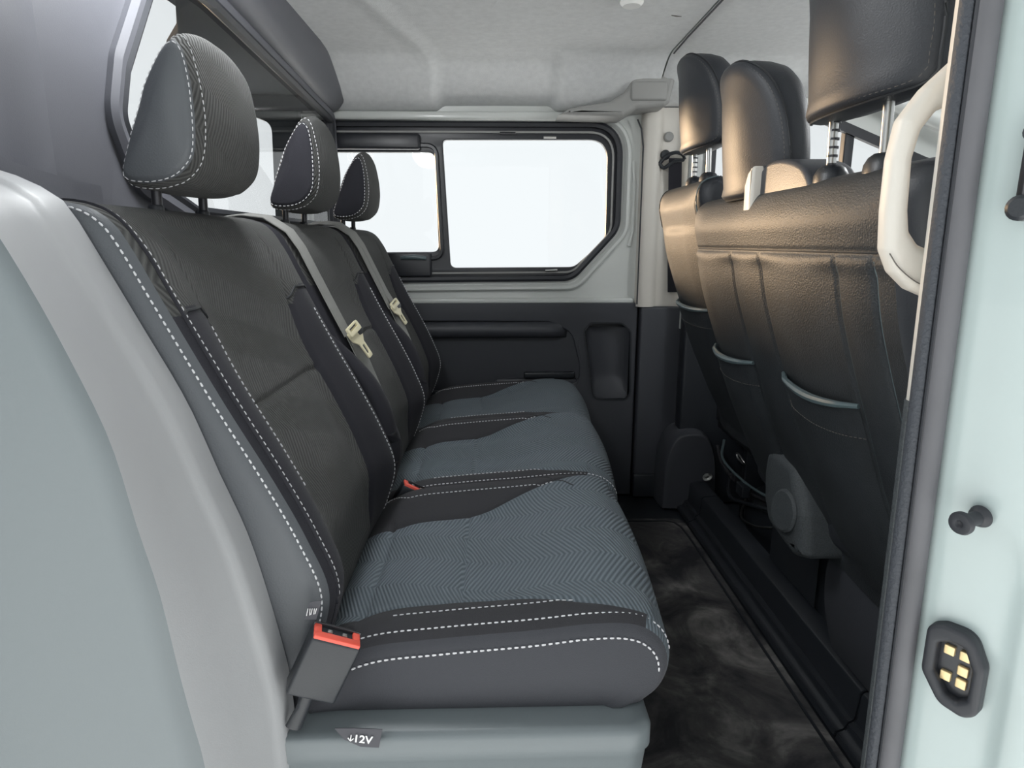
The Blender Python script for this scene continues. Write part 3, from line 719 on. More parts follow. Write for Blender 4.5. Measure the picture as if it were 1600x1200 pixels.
# bench base
bs = thing('bench_base', 'grey plastic plinth under the rear seats', 'seat base', (-.05, 1.3, 0))
bm = bmesh.new()
outl = rpoly([(-.488, .585), (.150, .585), (.170, .60), (.175, 2.06), (-.488, 2.06)], [0, .03, .02, .02, 0], 6)
levels = [(0, .012), (.28, .010), (.335, .004), (.340, .0), (.362, 0), (.368, .003), (.371, .010)]
rings = []
for z, ins in levels: rings.append([bm.verts.new((q[0], q[1], z)) for q in off([(p[0], p[1]) for p in outl], -ins)])
for A, B in zip(rings, rings[1:]):
    for j in range(len(outl)): bm.faces.new((A[j], A[(j + 1) % len(outl)], B[(j + 1) % len(outl)], B[j]))
bm.faces.new(rings[-1]); bm.faces.new(rings[0][::-1])
from_bm('plinth_shell', bm, 'shield', bs, sharp=50)
# side shield (large curved moulding nearest the camera)
sh_out = [(-.225, -.10), (-.222, .25), (-.223, .385), (-.228, .450), (-.252, .575), (-.278, .655), (-.302, .728), (-.335, .800), (-.365, .864), (-.385, .905), (-.402, .925), (-.45, .946), (-.52, .956), (-.70, .955), (-1.10, .950), (-1.10, -.1), (-.225, -.1)]
so = crom([(a, 0, b) for a, b in sh_out[:-2]], 80); so = [(p.x, p.z) for p in so] + [(-1.10, -.1)]
def inset_keep(d, k):
    return [(q[0] - (k * (.034 - .050 * smooth01(.45, .88, q[1])) if q[0] > -.9 else 0), q[1]) for q in off(so, -d)]
bm = bmesh.new(); rings = []
for y, d, k in [(.618, 0, 0), (.590, 0, .0), (.583, .001, .03), (.579, .004, .08), (.572, .006, .16), (.540, .007, .55), (.515, .008, .82), (.502, .010, .95), (.497, .014, 1), (.4935, .020, 1), (.4925, .027, 1)]:
    rings.append([bm.verts.new((q[0], y, q[1])) for q in inset_keep(d, k)])
ss_ = thing('side_shield', 'large smooth grey plastic shield covering the side of the rear bench', 'side shield', (-.6, .55, 0))
def shell(name, rr, cap, m):
    b2 = bmesh.new(); R = [[b2.verts.new(v) for v in ring] for ring in rr]
    for A, B in zip(R, R[1:]):
        for j in range(len(so)): b2.faces.new((A[j], A[(j + 1) % len(so)], B[(j + 1) % len(so)], B[j]))
    b2.faces.new(R[cap]); return from_bm(name, b2, m, ss_, sharp=80)
rc_ = [[v.co.copy() for v in ring] for ring in rings]; bm.free()
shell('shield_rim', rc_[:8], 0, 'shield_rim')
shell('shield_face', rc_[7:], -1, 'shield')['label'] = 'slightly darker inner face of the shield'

# seat belts lying on the backrests
def belt(k, label, twin):
    y = BY[k + 1] + .035; pb = pads[k + 1][0]
    t = thing('seat_belt', label, 'seat belt', (-.40, y, .92), 'seat belts on the rear bench')
    def on(z, yo, lift):
        i = pb.row_near(z=z, lo=.2); return pb.at(i, ('f', yo), lift)
    tip = .705
    path = [Vector((-.455, y - .005, .924)), Vector((-.42, y - .004, .928)), Vector((-.385, y - .002, .924))]
    zs = [.90, .87, .83, .79, .755, .725]
    for z in zs: path.append(on(z, .034 + (.90 - z) * -.02, .009))
    bmx = strap_bm(path, (0, 1, .12), .042, .0016)
    from_bm('webbing', bmx, 'web', t, sharp=60)
    if twin:
        path2 = [p + Vector((.004, .028, .001)) for p in path[:-1]] + [path[-1] + Vector((.008, .014, .004))]
        from_bm('webbing', strap_bm(path2, (0, 1, .45), .026, .0014), 'web', t, sharp=60)
    # returning lower run, slipping down beside the seat
    e = on(.725, .037, .010)
    low = [e + Vector((-.002, .004, .0)), e + Vector((.022, -.004, -.055)), e + Vector((.050, -.010, -.13)), e + Vector((.060, -.016, -.21)), e + Vector((.052, -.022, -.275))]
    low = crom(low, 14)
    from_bm('lower_webbing', strap_bm(low, [(.2, 1, .15)] * 14, [.044 - .018 * i / 13 for i in range(14)], .0016, fold=.02), 'web', t, sharp=60)
    # tongue
    tg = bpy.data.objects.new('tongue_frame', None)
    n = Vector((.85, -.25, .45)).normalized(); dn = (e + Vector((.040, .012, -.070)) - e).normalized(); sd = dn.cross(n).normalized()
    MM = Matrix(((sd.x, dn.x, n.x, e.x + .006), (sd.y, dn.y, n.y, e.y), (sd.z, dn.z, n.z, e.z), (0, 0, 0, 1)))
    def pl(name, outer, holes, depth, zo, m, par):
        o = plate(name, outer, holes, depth, zo, 'Z', m, None, .0006); o.data.transform(MM); o.parent = par
        o.matrix_parent_inverse = Matrix.Translation(t.location).inverted() if par is t else Matrix.Identity(4); return o
    tt = pl('belt_tongue', rpoly([(-.027, -.008), (.027, -.008), (.024, .010), (.010, .022), (.009, .052), (-.009, .052), (-.010, .022), (-.024, .010)], .004, 3), [rpoly([(-.0045, .026), (.0045, .026), (.0045, .044), (-.0045, .044)], .002, 3)], .003, .004, 'tongue', t)
    pl('tongue_grip', rpoly([(-.032, -.004), (-.006, -.003), (-.008, .010), (-.022, .012), (-.032, .006)], .003, 3), [], .010, .001, 'blk', tt)
    pl('tongue_loop', rpoly([(-.022, -.016), (.024, -.016), (.026, .002), (-.024, .002)], .004, 3), [rpoly([(-.016, -.012), (.018, -.012), (.018, -.006), (-.016, -.006)], .001, 2)], .005, .007, 'tongue', tt)
    return t
belt(0, 'seat belt with cream tongue hanging between the near and middle rear seats', False)
belt(1, 'doubled seat belt with cream tongue hanging between the middle and far rear seats', True)

# loose padded cloth wings filling the gaps between backrests (gathered fabric beside belt)
for k in (1, 2):
    yy = BY[k]
    t = tag(from_bm('fabric_wing', tube_bm(crom([(-.300, yy + .006, .735), (-.256, yy + .010, .68), (-.222, yy + .013, .63), (-.200, yy + .014, .57), (-.194, yy + .012, .50), (-.210, yy + .008, .43), (-.235, yy, .39)], 24),
        [(.0035 + .021 * math.sin(math.pi * min(1, i / 23 * 1.0)) ** .7, .0035 + .016 * math.sin(math.pi * i / 23) ** .7) for i in range(24)], 14), 'fabric'),
        ('gathered black cloth gusset between the near and middle backrests', 'gathered black cloth gusset between the middle and far backrests')[k - 1], 'gusset', 'cloth gussets between the rear backrests')

# buckles
def buckle(label, p, s, d, grp):
    t = thing('seat_belt_buckle', label, 'buckle', p, grp)
    d = Vector(d).normalized(); n = Vector((.34, -.92, .2)); n = (n - d * n.dot(d)).normalized(); sd = d.cross(n).normalized()
    MM = Matrix(((sd.x, n.x, d.x, p[0]), (sd.y, n.y, d.y, p[1]), (sd.z, n.z, d.z, p[2]), (0, 0, 0, 1))) @ Matrix.Scale(s, 4)
    def add(name, bm, m, par):
        bmesh.ops.transform(bm, matrix=MM, verts=bm.verts); return from_bm(name, bm, m, par)
    h = add('buckle_housing', box_bm(-.027, .027, -.013, .013, -.040, .032, .004), 'blk', t)
    bm = box_bm(-.025, .025, .002, .0118, .026, .0345, .0015, 2); merge(bm, box_bm(-.025, -.017, -.010, .004, .026, .0345, .0015, 2)); merge(bm, box_bm(.017, .025, -.010, .004, .026, .0345, .0015, 2))
    add('red_button', bm, 'red', h)['label'] = 'red release button'
    add('slot_edge', box_bm(-.026, .026, -.0125, -.0095, .026, .0355, .001, 2), 'dmetal', h)
    for x in (-.008, .008): add('slot_pin', box_bm(x - .0028, x + .0028, -.004, .001, .030, .0345, .001, 2), 'metal', h)
    add('buckle_stalk', tube_bm([(0, 0, -.085), (.0, 0, -.06), (-.002, 0, -.038)], [(.009, .005), (.007, .004), (.008, .005)], 12), 'blk', t)
    return t
buckle('black buckle with red button standing beside the near rear seat', (-.178, .592, .4565), .98, (.44, .05, .90), 'buckles of the rear belts')
buckle('red topped buckle sunk between the near and middle seat cushions', (-.160, 1.100, .415), 1.05, (.50, .1, .86), 'buckles of the rear belts')
buckle('small grey buckle peeping between the middle and far seat cushions', (-.15, 1.60, .378), .8, (.5, .1, .86), 'buckles of the rear belts')
# woven tags
tg = thing('socket_tag', 'grey cloth tag lettered 12V hanging under the near seat cushion', 'tag', (-.145, .588, .375))
def quadstrip(pts_top, pts_bot, th, name, m, par):
    bm = bmesh.new(); A = [bm.verts.new(p) for p in pts_top]; B = [bm.verts.new(p) for p in pts_bot]
    C = [bm.verts.new(Vector(p) + Vector((0, th, 0))) for p in pts_top]; D = [bm.verts.new(Vector(p) + Vector((0, th, 0))) for p in pts_bot]; n = len(A)
    for i in range(n - 1):
        bm.faces.new((A[i], A[i + 1], B[i + 1], B[i])); bm.faces.new((C[i], D[i], D[i + 1], C[i + 1])); bm.faces.new((B[i], B[i + 1], D[i + 1], D[i])); bm.faces.new((A[i], C[i], C[i + 1], A[i + 1]))
    bm.faces.new((A[0], B[0], D[0], C[0])); bm.faces.new((A[-1], C[-1], D[-1], B[-1]))
    return from_bm(name, bm, m, par)
quadstrip([(-.170, .5815, .384), (-.150, .581, .384), (-.120, .581, .382)], [(-.160, .5795, .372), (-.143, .578, .364), (-.124, .578, .3625)], .001, 'tag_cloth', 'tag', tg)
def text(body, size, mtx, m, parent, ext=.0003):
    cu = bpy.data.curves.new('t', 'FONT'); cu.body = body; cu.size = size; cu.extrude = ext; cu.align_x = 'LEFT'; cu.offset = size * .02
    t = bpy.data.objects.new('t', cu); COL.objects.link(t); dg = bpy.context.evaluated_depsgraph_get(); me = bpy.data.meshes.new_from_object(t.evaluated_get(dg)); bpy.data.objects.remove(t)
    me.transform(mtx); return link('lettering', me, m, parent, smooth=False)
def basis(p, ex, ez):
    ex = Vector(ex).normalized(); n = ex.cross(Vector(ez)).normalized(); ey = n.cross(ex).normalized()
    return Matrix(((ex.x, ey.x, n.x, p[0]), (ex.y, ey.y, n.y, p[1]), (ex.z, ey.z, n.z, p[2]), (0, 0, 0, 1)))
Bt = basis((-.1520, .5787, .3702), (.030, 0, -.0048), (.006, 0, 1))
text('12V', .0125, Bt @ Matrix.Translation((0.001, 0, 0)), 'letter', tg)
bm = bmesh.new()
for a, b in (((-.0015, .008), (-.0015, .001)), ((-.0045, .0042), (-.0015, .0008)), ((.0015, .0042), (-.0015, .0008))):
    tube_bm([Bt @ Vector((a[0], a[1], .0003)), Bt @ Vector((b[0], b[1], .0003))], .0006, 6, bm)
from_bm('arrow_mark', bm, 'letter', tg)
t2g = tag(quadstrip([(-.192, .602, .518), (-.180, .602, .520)], [(-.199, .600, .500), (-.186, .599, .500)], .001, 'anchor_tag', 'tag', None), 'tiny black tag with white print above the near buckle', 'tag')
bm = bmesh.new()
for i in range(5): tube_bm([(-.1955 + .0022 * i + .001 * (i % 2), .5985, .505 + .0005 * i), (-.1935 + .0022 * i, .5985, .513)], .0004, 5, bm)
stuff(from_bm('print', bm, 'letter', t2g))

# ================================================================== FRONT SEATS
fb = [(.560, .300), (.588, .330), (.600, .380), (.578, .450), (.541, .540), (.505, .650), (.468, .745), (.446, .810), (.437, .866), (.428, .905), (.426, .935), (.436, .955), (.455, .966), (.490, .970), (.53, .960)]
fb = [(.640, .300), (.632, .345), (.604, .400), (.570, .475), (.538, .550), (.505, .640), (.476, .720), (.452, .795), (.438, .866), (.428, .910), (.428, .938), (.438, .957), (.458, .967), (.490, .971), (.53, .962)]
fcn = [(x + .13 if z < .9 else .545, z if z < .93 else .93) for x, z in fb]
fcn[-1] = (.532, .958); fcn[-2] = (.51, .94); fcn[-3] = (.50, .93)
def front_back(parent, y0, y1, zoff, xoff, seams, panels, hband, name='backrest'):
    """seams: offsets of the upright seams from y0; panels: pocketed stretches (a, b) with lip height"""
    W = y1 - y0
    def rec(y, t, F, W):
        z = F.z - zoff; v = 0
        e = min(y, W - y); v -= .010 * smooth01(0, .12, e) * (1 - smooth01(.90, .95, z))
        for s in seams: v += .0045 * math.exp(-((y - s) / .003) ** 2) * (1 - smooth01(.860, .868, z)) * smooth01(.33, .40, z)
        v += .0045 * math.exp(-((z - hband) / .003) ** 2)
        v -= .004 * math.exp(-((z - hband + .012) / .010) ** 2)
        # slight billow of each panel
        ss = [0] + list(seams) + [W]
        for a, b in zip(ss, ss[1:]):
            if a < y < b: v -= .007 * math.sin(math.pi * (y - a) / (b - a)) * (1 - smooth01(.84, .866, z)) * min(1, (b - a) / .2)
        return v
    p = Pad([(x + xoff, z + zoff) for x, z in fb], [(x + xoff, z + zoff) for x, z in fcn], y0, y1, .040, rec, n=170, skew=lambda y, F: 0)
    nr, nc = p.n, len(p.cols)
    b = grid_faces(name, p.V, nr, nc, lambda i, j: p.cols[j][0] == 'f', 'black_leather', parent, p.UV)
    for half in (lambda j: j < nc // 2, lambda j: j >= nc // 2):
        grid_faces('side_panel', p.V, nr, nc, lambda i, j: p.cols[j][0] != 'f' and half(j), 'black_leather_s', b, p.UV)
    for s in seams:
        i0 = p.row_near(z=.36 + zoff, hi=.5); i1 = p.row_near(z=hband + zoff, lo=.3)
        tube('seam_piping', [p.at(i, ('f', s), .0004) for i in range(i0, i1, 2)], .0016, 'lip' if s < W * .2 else 'piping', b, n=6)
    ih = p.row_near(z=hband + zoff, lo=.3)
    tube('seam_piping', [p.at(ih, ('f', .04 + (W - .08) * q / 30), .0004) for q in range(31)], .0016, 'piping', b, n=6)
    for (a, c, zl, sag) in panels:
        # pocket: a second skin standing proud of the back, with a rolled upper lip
        rows = []; nc2 = 24; lip = []
        for q in range(30):
            f = q / 29; row = []
            for r_ in range(nc2 + 1):
                u = r_ / nc2; y = a + (c - a) * u; ztop = zl + zoff - sag * math.sin(math.pi * u)
                zb = .335 + zoff; z = ztop + (zb - ztop) * f; 
                edge = min(1, u * 8, (1 - u) * 8); row.append(p.atf(z, y, .0015 + .012 * edge * (1 - f * .6) * (math.sin(math.pi * u) ** .3 if 0 < u < 1 else 0), hi=.75))
            rows.append(row)
            if q == 0: lip = row
        pk_ = grid_faces('map_pocket', rows, 30, nc2 + 1, None, 'black_leather', b)
        tube('pocket_lip', lip, [.0035 + .003 * math.sin(math.pi * i / nc2) for i in range(nc2 + 1)], 'lip', pk_, n=8)
        stitch('stitching', [v + Vector((-.001, 0, 0)) for v in rows[4]], pk_, .0007, m='dthread')
    return p, b
def front_headrest(parent, yc, w, x0, z0, h, posts, ground_z, teeth=True):
    """rounded arch pad seen from behind, with piped edges and two steel posts"""
    n = 72; N = 18
    def outline(f):   # arch in (y, z): straight sides drawing in, round top
        pts = [(-w / 2 * .93, 0), (-w / 2 * .99, h * .12), (-w / 2, h * .32), (-w / 2 * .93, h * .60), (-w / 2 * .74, h * .83), (-w / 2 * .40, h * .97), (0, h), (w / 2 * .40, h * .97), (w / 2 * .74, h * .83), (w / 2 * .93, h * .60), (w / 2, h * .32), (w / 2 * .99, h * .12), (w / 2 * .93, 0), (w * .25, -.008), (0, -.010), (-w * .25, -.008)]
        return closed_crom([(0, a, b) for a, b in pts], n)
    lp = outline(0); cen = Vector((0, 0, h * .45))
    # stations through the thickness: (x, scale, wrap)
    st = [(.004, .80), (.000, .93), (.004, .985), (.012, 1.0), (.030, 1.01), (.055, 1.0), (.078, .96), (.092, .88), (.098, .74)]
    def pt(s, j, lift=0):
        x, sc = s; q = lp[j % n]; v = cen + (q - cen) * sc
        wrap = .050 * (abs(v.y) / (w / 2)) ** 2.2 * (1 - min(1, x / .10)) - .018 * (v.z / h)
        lean = .0
        return Vector((x0 + x + wrap + lean, yc + v.y, z0 + v.z)) + Vector((-lift, 0, 0))
    V = [[pt(s, j) for j in range(n)] for s in st]
    bm = bmesh.new(); rr = [[bm.verts.new(v) for v in row] for row in V]
    # rear face fill: concentric rings
    prev = rr[0]
    for f in (.72, .48, .24):
        ring = []
        for j in range(n):
            s = (st[0][0] - .004 * (1 - f), st[0][1] * f); ring.append(bm.verts.new(pt(s, j)))
        for j in range(n): bm.faces.new((prev[j], prev[(j + 1) % n], ring[(j + 1) % n], ring[j]))
        prev = ring
    bm.faces.new(prev)
    for A, B in zip(rr[:4], rr[1:4]):
        for j in range(n): bm.faces.new((A[j], A[(j + 1) % n], B[(j + 1) % n], B[j]))
    b = from_bm('headrest', bm, 'black_leather_s', parent, sharp=180)
    bm = bmesh.new(); rr = [[bm.verts.new(v) for v in row] for row in V[3:]]
    for A, B in zip(rr, rr[1:]):
        for j in range(n): bm.faces.new((A[j], A[(j + 1) % n], B[(j + 1) % n], B[j]))
    bm.faces.new(rr[-1][::-1])
    from_bm('headrest_band', bm, 'black_leather_s', b, sharp=180)
    ring = [pt((.010, 1.005), j) for j in range(n)]
    from_bm('seam_piping', tube_bm(ring, .0018, 6, closed=True), 'piping', b)
    stitch('stitching', [pt((.004, .965), j, .0008) for j in range(n + 1)], b, .0006, m='dthread')
    for s in posts:
        yy = yc + s; px = x0 + .050
        po = tube('headrest_post', [(px, yy, ground_z - .02), (px - .004, yy, z0 + .02)], .0062, 'metal', b, n=14)
        if teeth and s == max(posts):
            k = 0
            zz = ground_z + .012
            while zz < z0 - .004:
                tube('post_notch', [(px - .001, yy - .0008, zz), (px - .001, yy - .0008, zz + .003)], .0070, 'dmetal', po, n=12); zz += .011
        from_bm('post_guide', lathe_bm([(.001, .010), (.012, .010), (.017, .006), (.021, -.002), (.022, -.014), (.001, -.014)], 20, mtx=Matrix.Translation((px, yy, ground_z + .002)) @ Matrix.Scale(1.25, 4, (0, 1, 0))), 'blk', b)
    return b
# double passenger seat
db = thing('passenger_bench', 'double black leatherette front seat nearest the camera, seen from behind', 'seat', (.75, 1.06, 0))
y0, y1 = .655, 1.425
pD, bD = front_back(db, y0, y1, 0, 0, [.725 - y0 + .0 if 0 else .075 + .0, .808 - y0, 1.042 - y0, 1.168 - y0], [(.812 - y0, 1.038 - y0, .668, .012), (1.172 - y0, 1.40 - y0, .660, .010)], .869)
front_headrest(db, .850, .272, .415, 1.050, .235, (-.062, .062), .972)
front_headrest(db, 1.180, .250, .418, .966, .212, (-.058, .058), .955, teeth=False)
# belt outlet hump on the top between the headrests
ho = [(q.x, q.z) for q in crom([(.915, 0, .935), (.922, 0, .962), (.950, 0, .988), (1.0, 0, 1.003), (1.05, 0, 1.008), (1.085, 0, 1.003), (1.106, 0, .985), (1.112, 0, .935)], 30)]
o = plate('belt_outlet', ho, [], .075, .478, 'X', 'blk_trim', bD, .008)
o = plate('outlet_end', rpoly([(1.090, .925), (1.122, .925), (1.124, .975), (1.112, .996), (1.090, 1.006)], [.004, .004, .01, .01, .004], 4), [], .03, .440, 'X', 'cream_pl', bD, .006); o['label'] = 'pale end cap of the belt outlet'
box('seat_cushion', .60, 1.08, y0 + .01, y1 - .01, .33, .46, 'black_leather_s', db, bev=.05, seg=5)
# recliner cover between the two backs
rc = rpoly([(1.11, .480), (1.20, .487), (1.232, .472), (1.238, .42), (1.228, .365), (1.20, .322), (1.09, .305), (1.045, .322), (1.062, .40)], [.02, .02, .03, .02, .03, .03, .02, .015, .02], 5)
o = plate('recliner_cover', rc, [], .17, .635, 'X', 'tex_pl', db, .025)
from_bm('recliner_disc', lathe_bm([(.001, .012), (.036, .012), (.041, .008), (.041, .0), (.045, -.002), (.045, -.01), (.001, -.01)], 36, mtx=towards((.553, 1.118, .385), (-1, -.1, .1))), 'tex_pl', o)
# pedestal
box('seat_pedestal', .70, 1.10, .62, 1.462, .0, .335, 'blk', db, bev=.015)
sw = [(.66, 1.53, .30), (.655, 1.40, .335), (.650, 1.28, .31)]
V = []
for i in range(16):
    f = i / 15; z = .10 + .27 * f; row = []
    for j in range(30):
        u = j / 29; y = .66 + (1.10 - .66) * u; zt = .105 + (.355 - .105 - .04 * (1 - u)) * f
        row.append(Vector((.640 - .018 * math.sin(math.pi * f) + .018 * (1 - f), y, zt)))
    V.append(row)
V.append([v + Vector((.08, 0, .004)) for v in V[-1]])
grid_faces('skirt_cover', V, 17, 30, None, 'blk_trim', db)
V = []
for i in range(14):
    f = i / 13; row = []
    for j in range(20):
        u = j / 19; y = 1.235 + .23 * u; zt = .105 + (.345 + .03 * u - .105) * f
        row.append(Vector((.690 - .022 * math.sin(math.pi * u) * f, y, zt)))
    V.append(row)
V.append([v + Vector((.10, 0, .004)) for v in V[-1]])
grid_faces('skirt_cover', V, 15, 20, None, 'blk', db)
# driver seat
dr = thing('driver_seat', 'single black leatherette front seat beside the far pillar, seen from behind', 'seat', (.78, 1.67, 0))
pR, bR = front_back(dr, 1.475, 1.865, .058, .035, [.028, .355], [(.034, .350, .665, .008)], .869 if 0 else 1.5)
front_headrest(dr, 1.615, .250, .455, 1.105, .200, (-.055, .055), 1.030)
box('seat_cushion', .68, 1.15, 1.50, 1.90, .34, .50, 'black_leather_s', dr, bev=.05, seg=5)
# metal slide frame under the driver seat
box('slide_rail', .74, 1.1, 1.56, 1.60, .31, .345, 'dmetal', dr, bev=.005)
box('slide_rail', .74, 1.1, 1.86, 1.90, .31, .345, 'dmetal', dr, bev=.005)
box('cross_bar', .735, .775, 1.55, 2.02, .285, .315, 'dmetal', dr, bev=.006)
box('riser_bracket', .725, .74, 1.90, 2.01, .315, .385, 'dmetal', dr, bev=.004)
box('riser_leg', .80, 1.10, 1.54, 1.57, .0, .30, 'blk', dr, bev=.004)
box('riser_leg', .80, 1.10, 1.92, 1.95, .0, .30, 'blk', dr, bev=.004)

# under seat fittings
wh = thing('wiring_harness', 'black corrugated wiring and connectors under the driver seat', 'wiring', (.78, 1.75, .1))
tube('wire_loom', crom([(.74, 2.02, .22), (.73, 1.93, .185), (.74, 1.82, .165), (.76, 1.70, .165), (.80, 1.60, .185)], 30), .0055, 'dmetal', wh)
tube('wire_loom', crom([(.75, 1.99, .25), (.72, 1.91, .215), (.735, 1.80, .19), (.76, 1.68, .185), (.80, 1.58, .20)], 30), .004, 'lip', wh)
tube('wire_loom', crom([(.78, 2.0, .12), (.74, 1.88, .10), (.74, 1.75, .13), (.77, 1.62, .16)], 24), .006, 'blk', wh)
tube('wire_loom', crom([(.80, 1.9, .08), (.74, 1.78, .075), (.73, 1.66, .10), (.75, 1.58, .13)], 24), .0035, 'metal', wh)
box('connector', .72, .745, 1.74, 1.79, .150, .185, 'blk', wh, bev=.003)
box('connector', .725, .745, 1.82, 1.85, .170, .190, 'dmetal', wh, bev=.002)
tube('steel_clip', crom([(.76, 1.90, .235), (.75, 1.86, .245), (.75, 1.82, .235), (.76, 1.84, .22), (.76, 1.89, .222), (.76, 1.90, .235)], 24), .003, 'metal', wh)
from_bm('fixing_bolt', lathe_bm([(.001, .012), (.007, .012), (.008, .004), (.016, .002), (.016, -.002), (.001, -.002)], 12, mtx=towards((.70, 1.98, .125), (-.6, -.4, 1))), 'metal', wh)
fan = thing('blower_unit', 'round black blower housing lying under the driver seat', 'blower', (.88, 1.76, .02))
from_bm('blower_housing', lathe_bm([(.001, .12), (.06, .12), (.07, .128), (.11, .13), (.13, .115), (.135, .06), (.12, -.012), (.001, -.012)], 32, mtx=Matrix.Translation((.885, 1.76, .012))), 'blk', fan)
from_bm('blower_hub', lathe_bm([(.001, .01), (.02, .01), (.025, .004), (.03, -.01), (.001, -.01)], 20, mtx=Matrix.Translation((.885, 1.76, .142))), 'dmetal', fan)
# wheel arch hump / heater cover at the foot of the far pillar
bm = bmesh.new(); nu, nvv = 28, 20; rows = []
for i in range(nvv):
    f = i / (nvv - 1); a = f * math.pi / 2; row = []
    for j in range(nu):
        u = j / (nu - 1); th = math.pi * (1 - u)
        hx = .095; hz = .275
        # superellipse arch in X-Z, rounded towards the camera side
        cx, cz = math.cos(th), math.sin(th); x = .655 + hx * (abs(cx) ** .68 * (1 if cx > 0 else -1)) * (1 - .10 * (1 - math.cos(a))) ; z = hz * cz ** .60 * (1 - .08 * (1 - math.cos(a)) * 1)
        y = 2.15 - .13 * math.sin(a) ** .8
        if f == 1: pass
        row.append(Vector((x, y, z)))
    rows.append(row)
for f in (.8, .5, .2, .02):
    rows.append([Vector((.655 + (v.x - .655) * f, v.y - .008 * (1 - f), v.z * (f if f > .3 else f))) for v in rows[nvv - 1]])
hump = grid_faces('wheel_arch_cover', rows, len(rows), nu, None, 'blk_trim', None)
tag(hump, 'rounded black plastic hump at the foot of the far pillar', 'cover')
# step sill in front of the front seats
prof_s = [(.6145, .0), (.618, .012), (.632, .015), (.636, .022), (.637, .030), (.648, .033), (.651, .040), (.654, .088), (.660, .094), (.705, .098), (.708, .0)]
sl_ = sroot('trim_5', 'black ribbed step sill along the floor before the front seats', 'sill trim', (.65, 1.4, 0))
for (a, b) in ((.46, .984), (.988, 1.885), (1.889, 2.12)):
    bm = bmesh.new(); rings = [[bm.verts.new((x, y, z)) for x, z in prof_s] for y in (a, b)]
    for k in range(len(prof_s)): bm.faces.new((rings[0][k], rings[0][(k + 1) % len(prof_s)], rings[1][(k + 1) % len(prof_s)], rings[1][k]))
    bm.faces.new(rings[0][::-1]); bm.faces.new(rings[1])
    bmesh.ops.bevel(bm, geom=[e for e in bm.edges], offset=.0012, segments=2, affect='EDGES')
    from_bm('sill_section', bm, 'blk', sl_, sharp=50)

# ================================================================== NEAR PILLAR FITTINGS
# interior pillar trim (cream) behind the seal
ip = [(.400, .56), (.400, .50), (.342, .482), (.330, .482), (.3265, .486), (.3275, .492), (.3385, .506), (.365, .54), (.39, .56)]
bm = bmesh.new(); rings = []
for i in range(30):
    z = .757 + .593 * i / 29; dz = body_dx(z); rings.append([bm.verts.new((x + dz, y, z)) for x, y in ip])
for A, B in zip(rings, rings[1:]):
    for k in range(len(ip)): bm.faces.new((A[k], A[(k + 1) % len(ip)], B[(k + 1) % len(ip)], B[k]))
bm.faces.new(rings[0][::-1]); bm.faces.new(rings[-1])
o = struct(from_bm('trim_6', bm, 'cream_pl', None, sharp=50), 'cream plastic inner cover of the near door pillar', 'pillar trim')
bm = bmesh.new(); rings = []
for i in range(20):
    z = .0 + .757 * i / 19; dz = body_dx(z); rings.append([bm.verts.new((x + dz - .0015, y, z)) for x, y in ip])
for A, B in zip(rings, rings[1:]):
    for k in range(len(ip)): bm.faces.new((A[k], A[(k + 1) % len(ip)], B[(k + 1) % len(ip)], B[k]))
bm.faces.new(rings[0][::-1]); bm.faces.new(rings[-1])
o = struct(from_bm('trim_7', bm, 'tex_pl', None, sharp=50), 'dark grained lower cover of the near door pillar', 'pillar trim')
# door seal: ribbed inner lip + fat outer lobe
ds = thing('door_seal', 'dark rubber seal running down the near door pillar', 'seal', (.32, .47, .2))
def seal_path(dx, y, z0=-.05, z1=1.35, n=60): return [Vector((dx + body_dx(z0 + (z1 - z0) * i / (n - 1)), y, z0 + (z1 - z0) * i / (n - 1))) for i in range(n)]
tube('inner_lip', seal_path(.3255, .476), [(.0048, .006)] * 60, 'seal_in', ds, n=12)
tube('outer_lobe', seal_path(.3350, .468), [(.0084, .0085)] * 60, 'seal', ds, n=16)
tube('seal_bead', seal_path(.3275, .468), .0020, 'rubber', ds, n=8)
# grab handle
gh = thing('grab_handle', 'cream plastic grab handle on the near door pillar', 'handle', (.34, .52, .93))
ho_ = [(.354, 1.020), (.329, .996), (.313, .973), (.309, .944), (.3095, .905), (.312, .875), (.321, .857), (.337, .843), (.357, .835), (.376, .830),
       (.376, .868), (.354, .873), (.338, .879), (.330, .889), (.327, .905), (.325, .944), (.329, .965), (.339, .979), (.356, .985), (.378, .988), (.378, 1.030)]
plate('grip_bar', rpoly(ho_, [.01, .012, .012, .012, .01, .01, .01, .01, .01, 0, 0, .008, .008, .006, .01, .01, .01, .01, .008, 0, 0], 5), [], .021, .520, 'Y', 'cream_pl', gh, .0078)
tube('handle_seam', crom([(.3135, .5095, .872), (.322, .5088, .861), (.336, .5085, .8505), (.352, .5085, .8435)], 14), .0005, 'dthread', gh, n=6)
# door guide pin
gp = Vector((.3635, .4375, .680)); dirp = Vector((-1, -.42, -.06))
pin = thing('guide_pin', 'short black guide pin standing out of the white pillar', 'pin', gp)
from_bm('pin_shaft', lathe_bm([(.001, 0), (.0085, 0), (.0075, .003), (.0052, .005), (.0050, .020), (.0062, .0215), (.001, .0215)], 24, mtx=towards(gp, dirp)), 'rubber', pin)
hd = from_bm('pin_head', lathe_bm([(.001, .0195), (.0070, .0195), (.0086, .021), (.0088, .0235), (.0078, .0255), (.0050, .0262), (.0030, .0258), (.0016, .0240), (.0008, .0238)], 28, mtx=towards(gp, dirp)), 'rubber', pin)
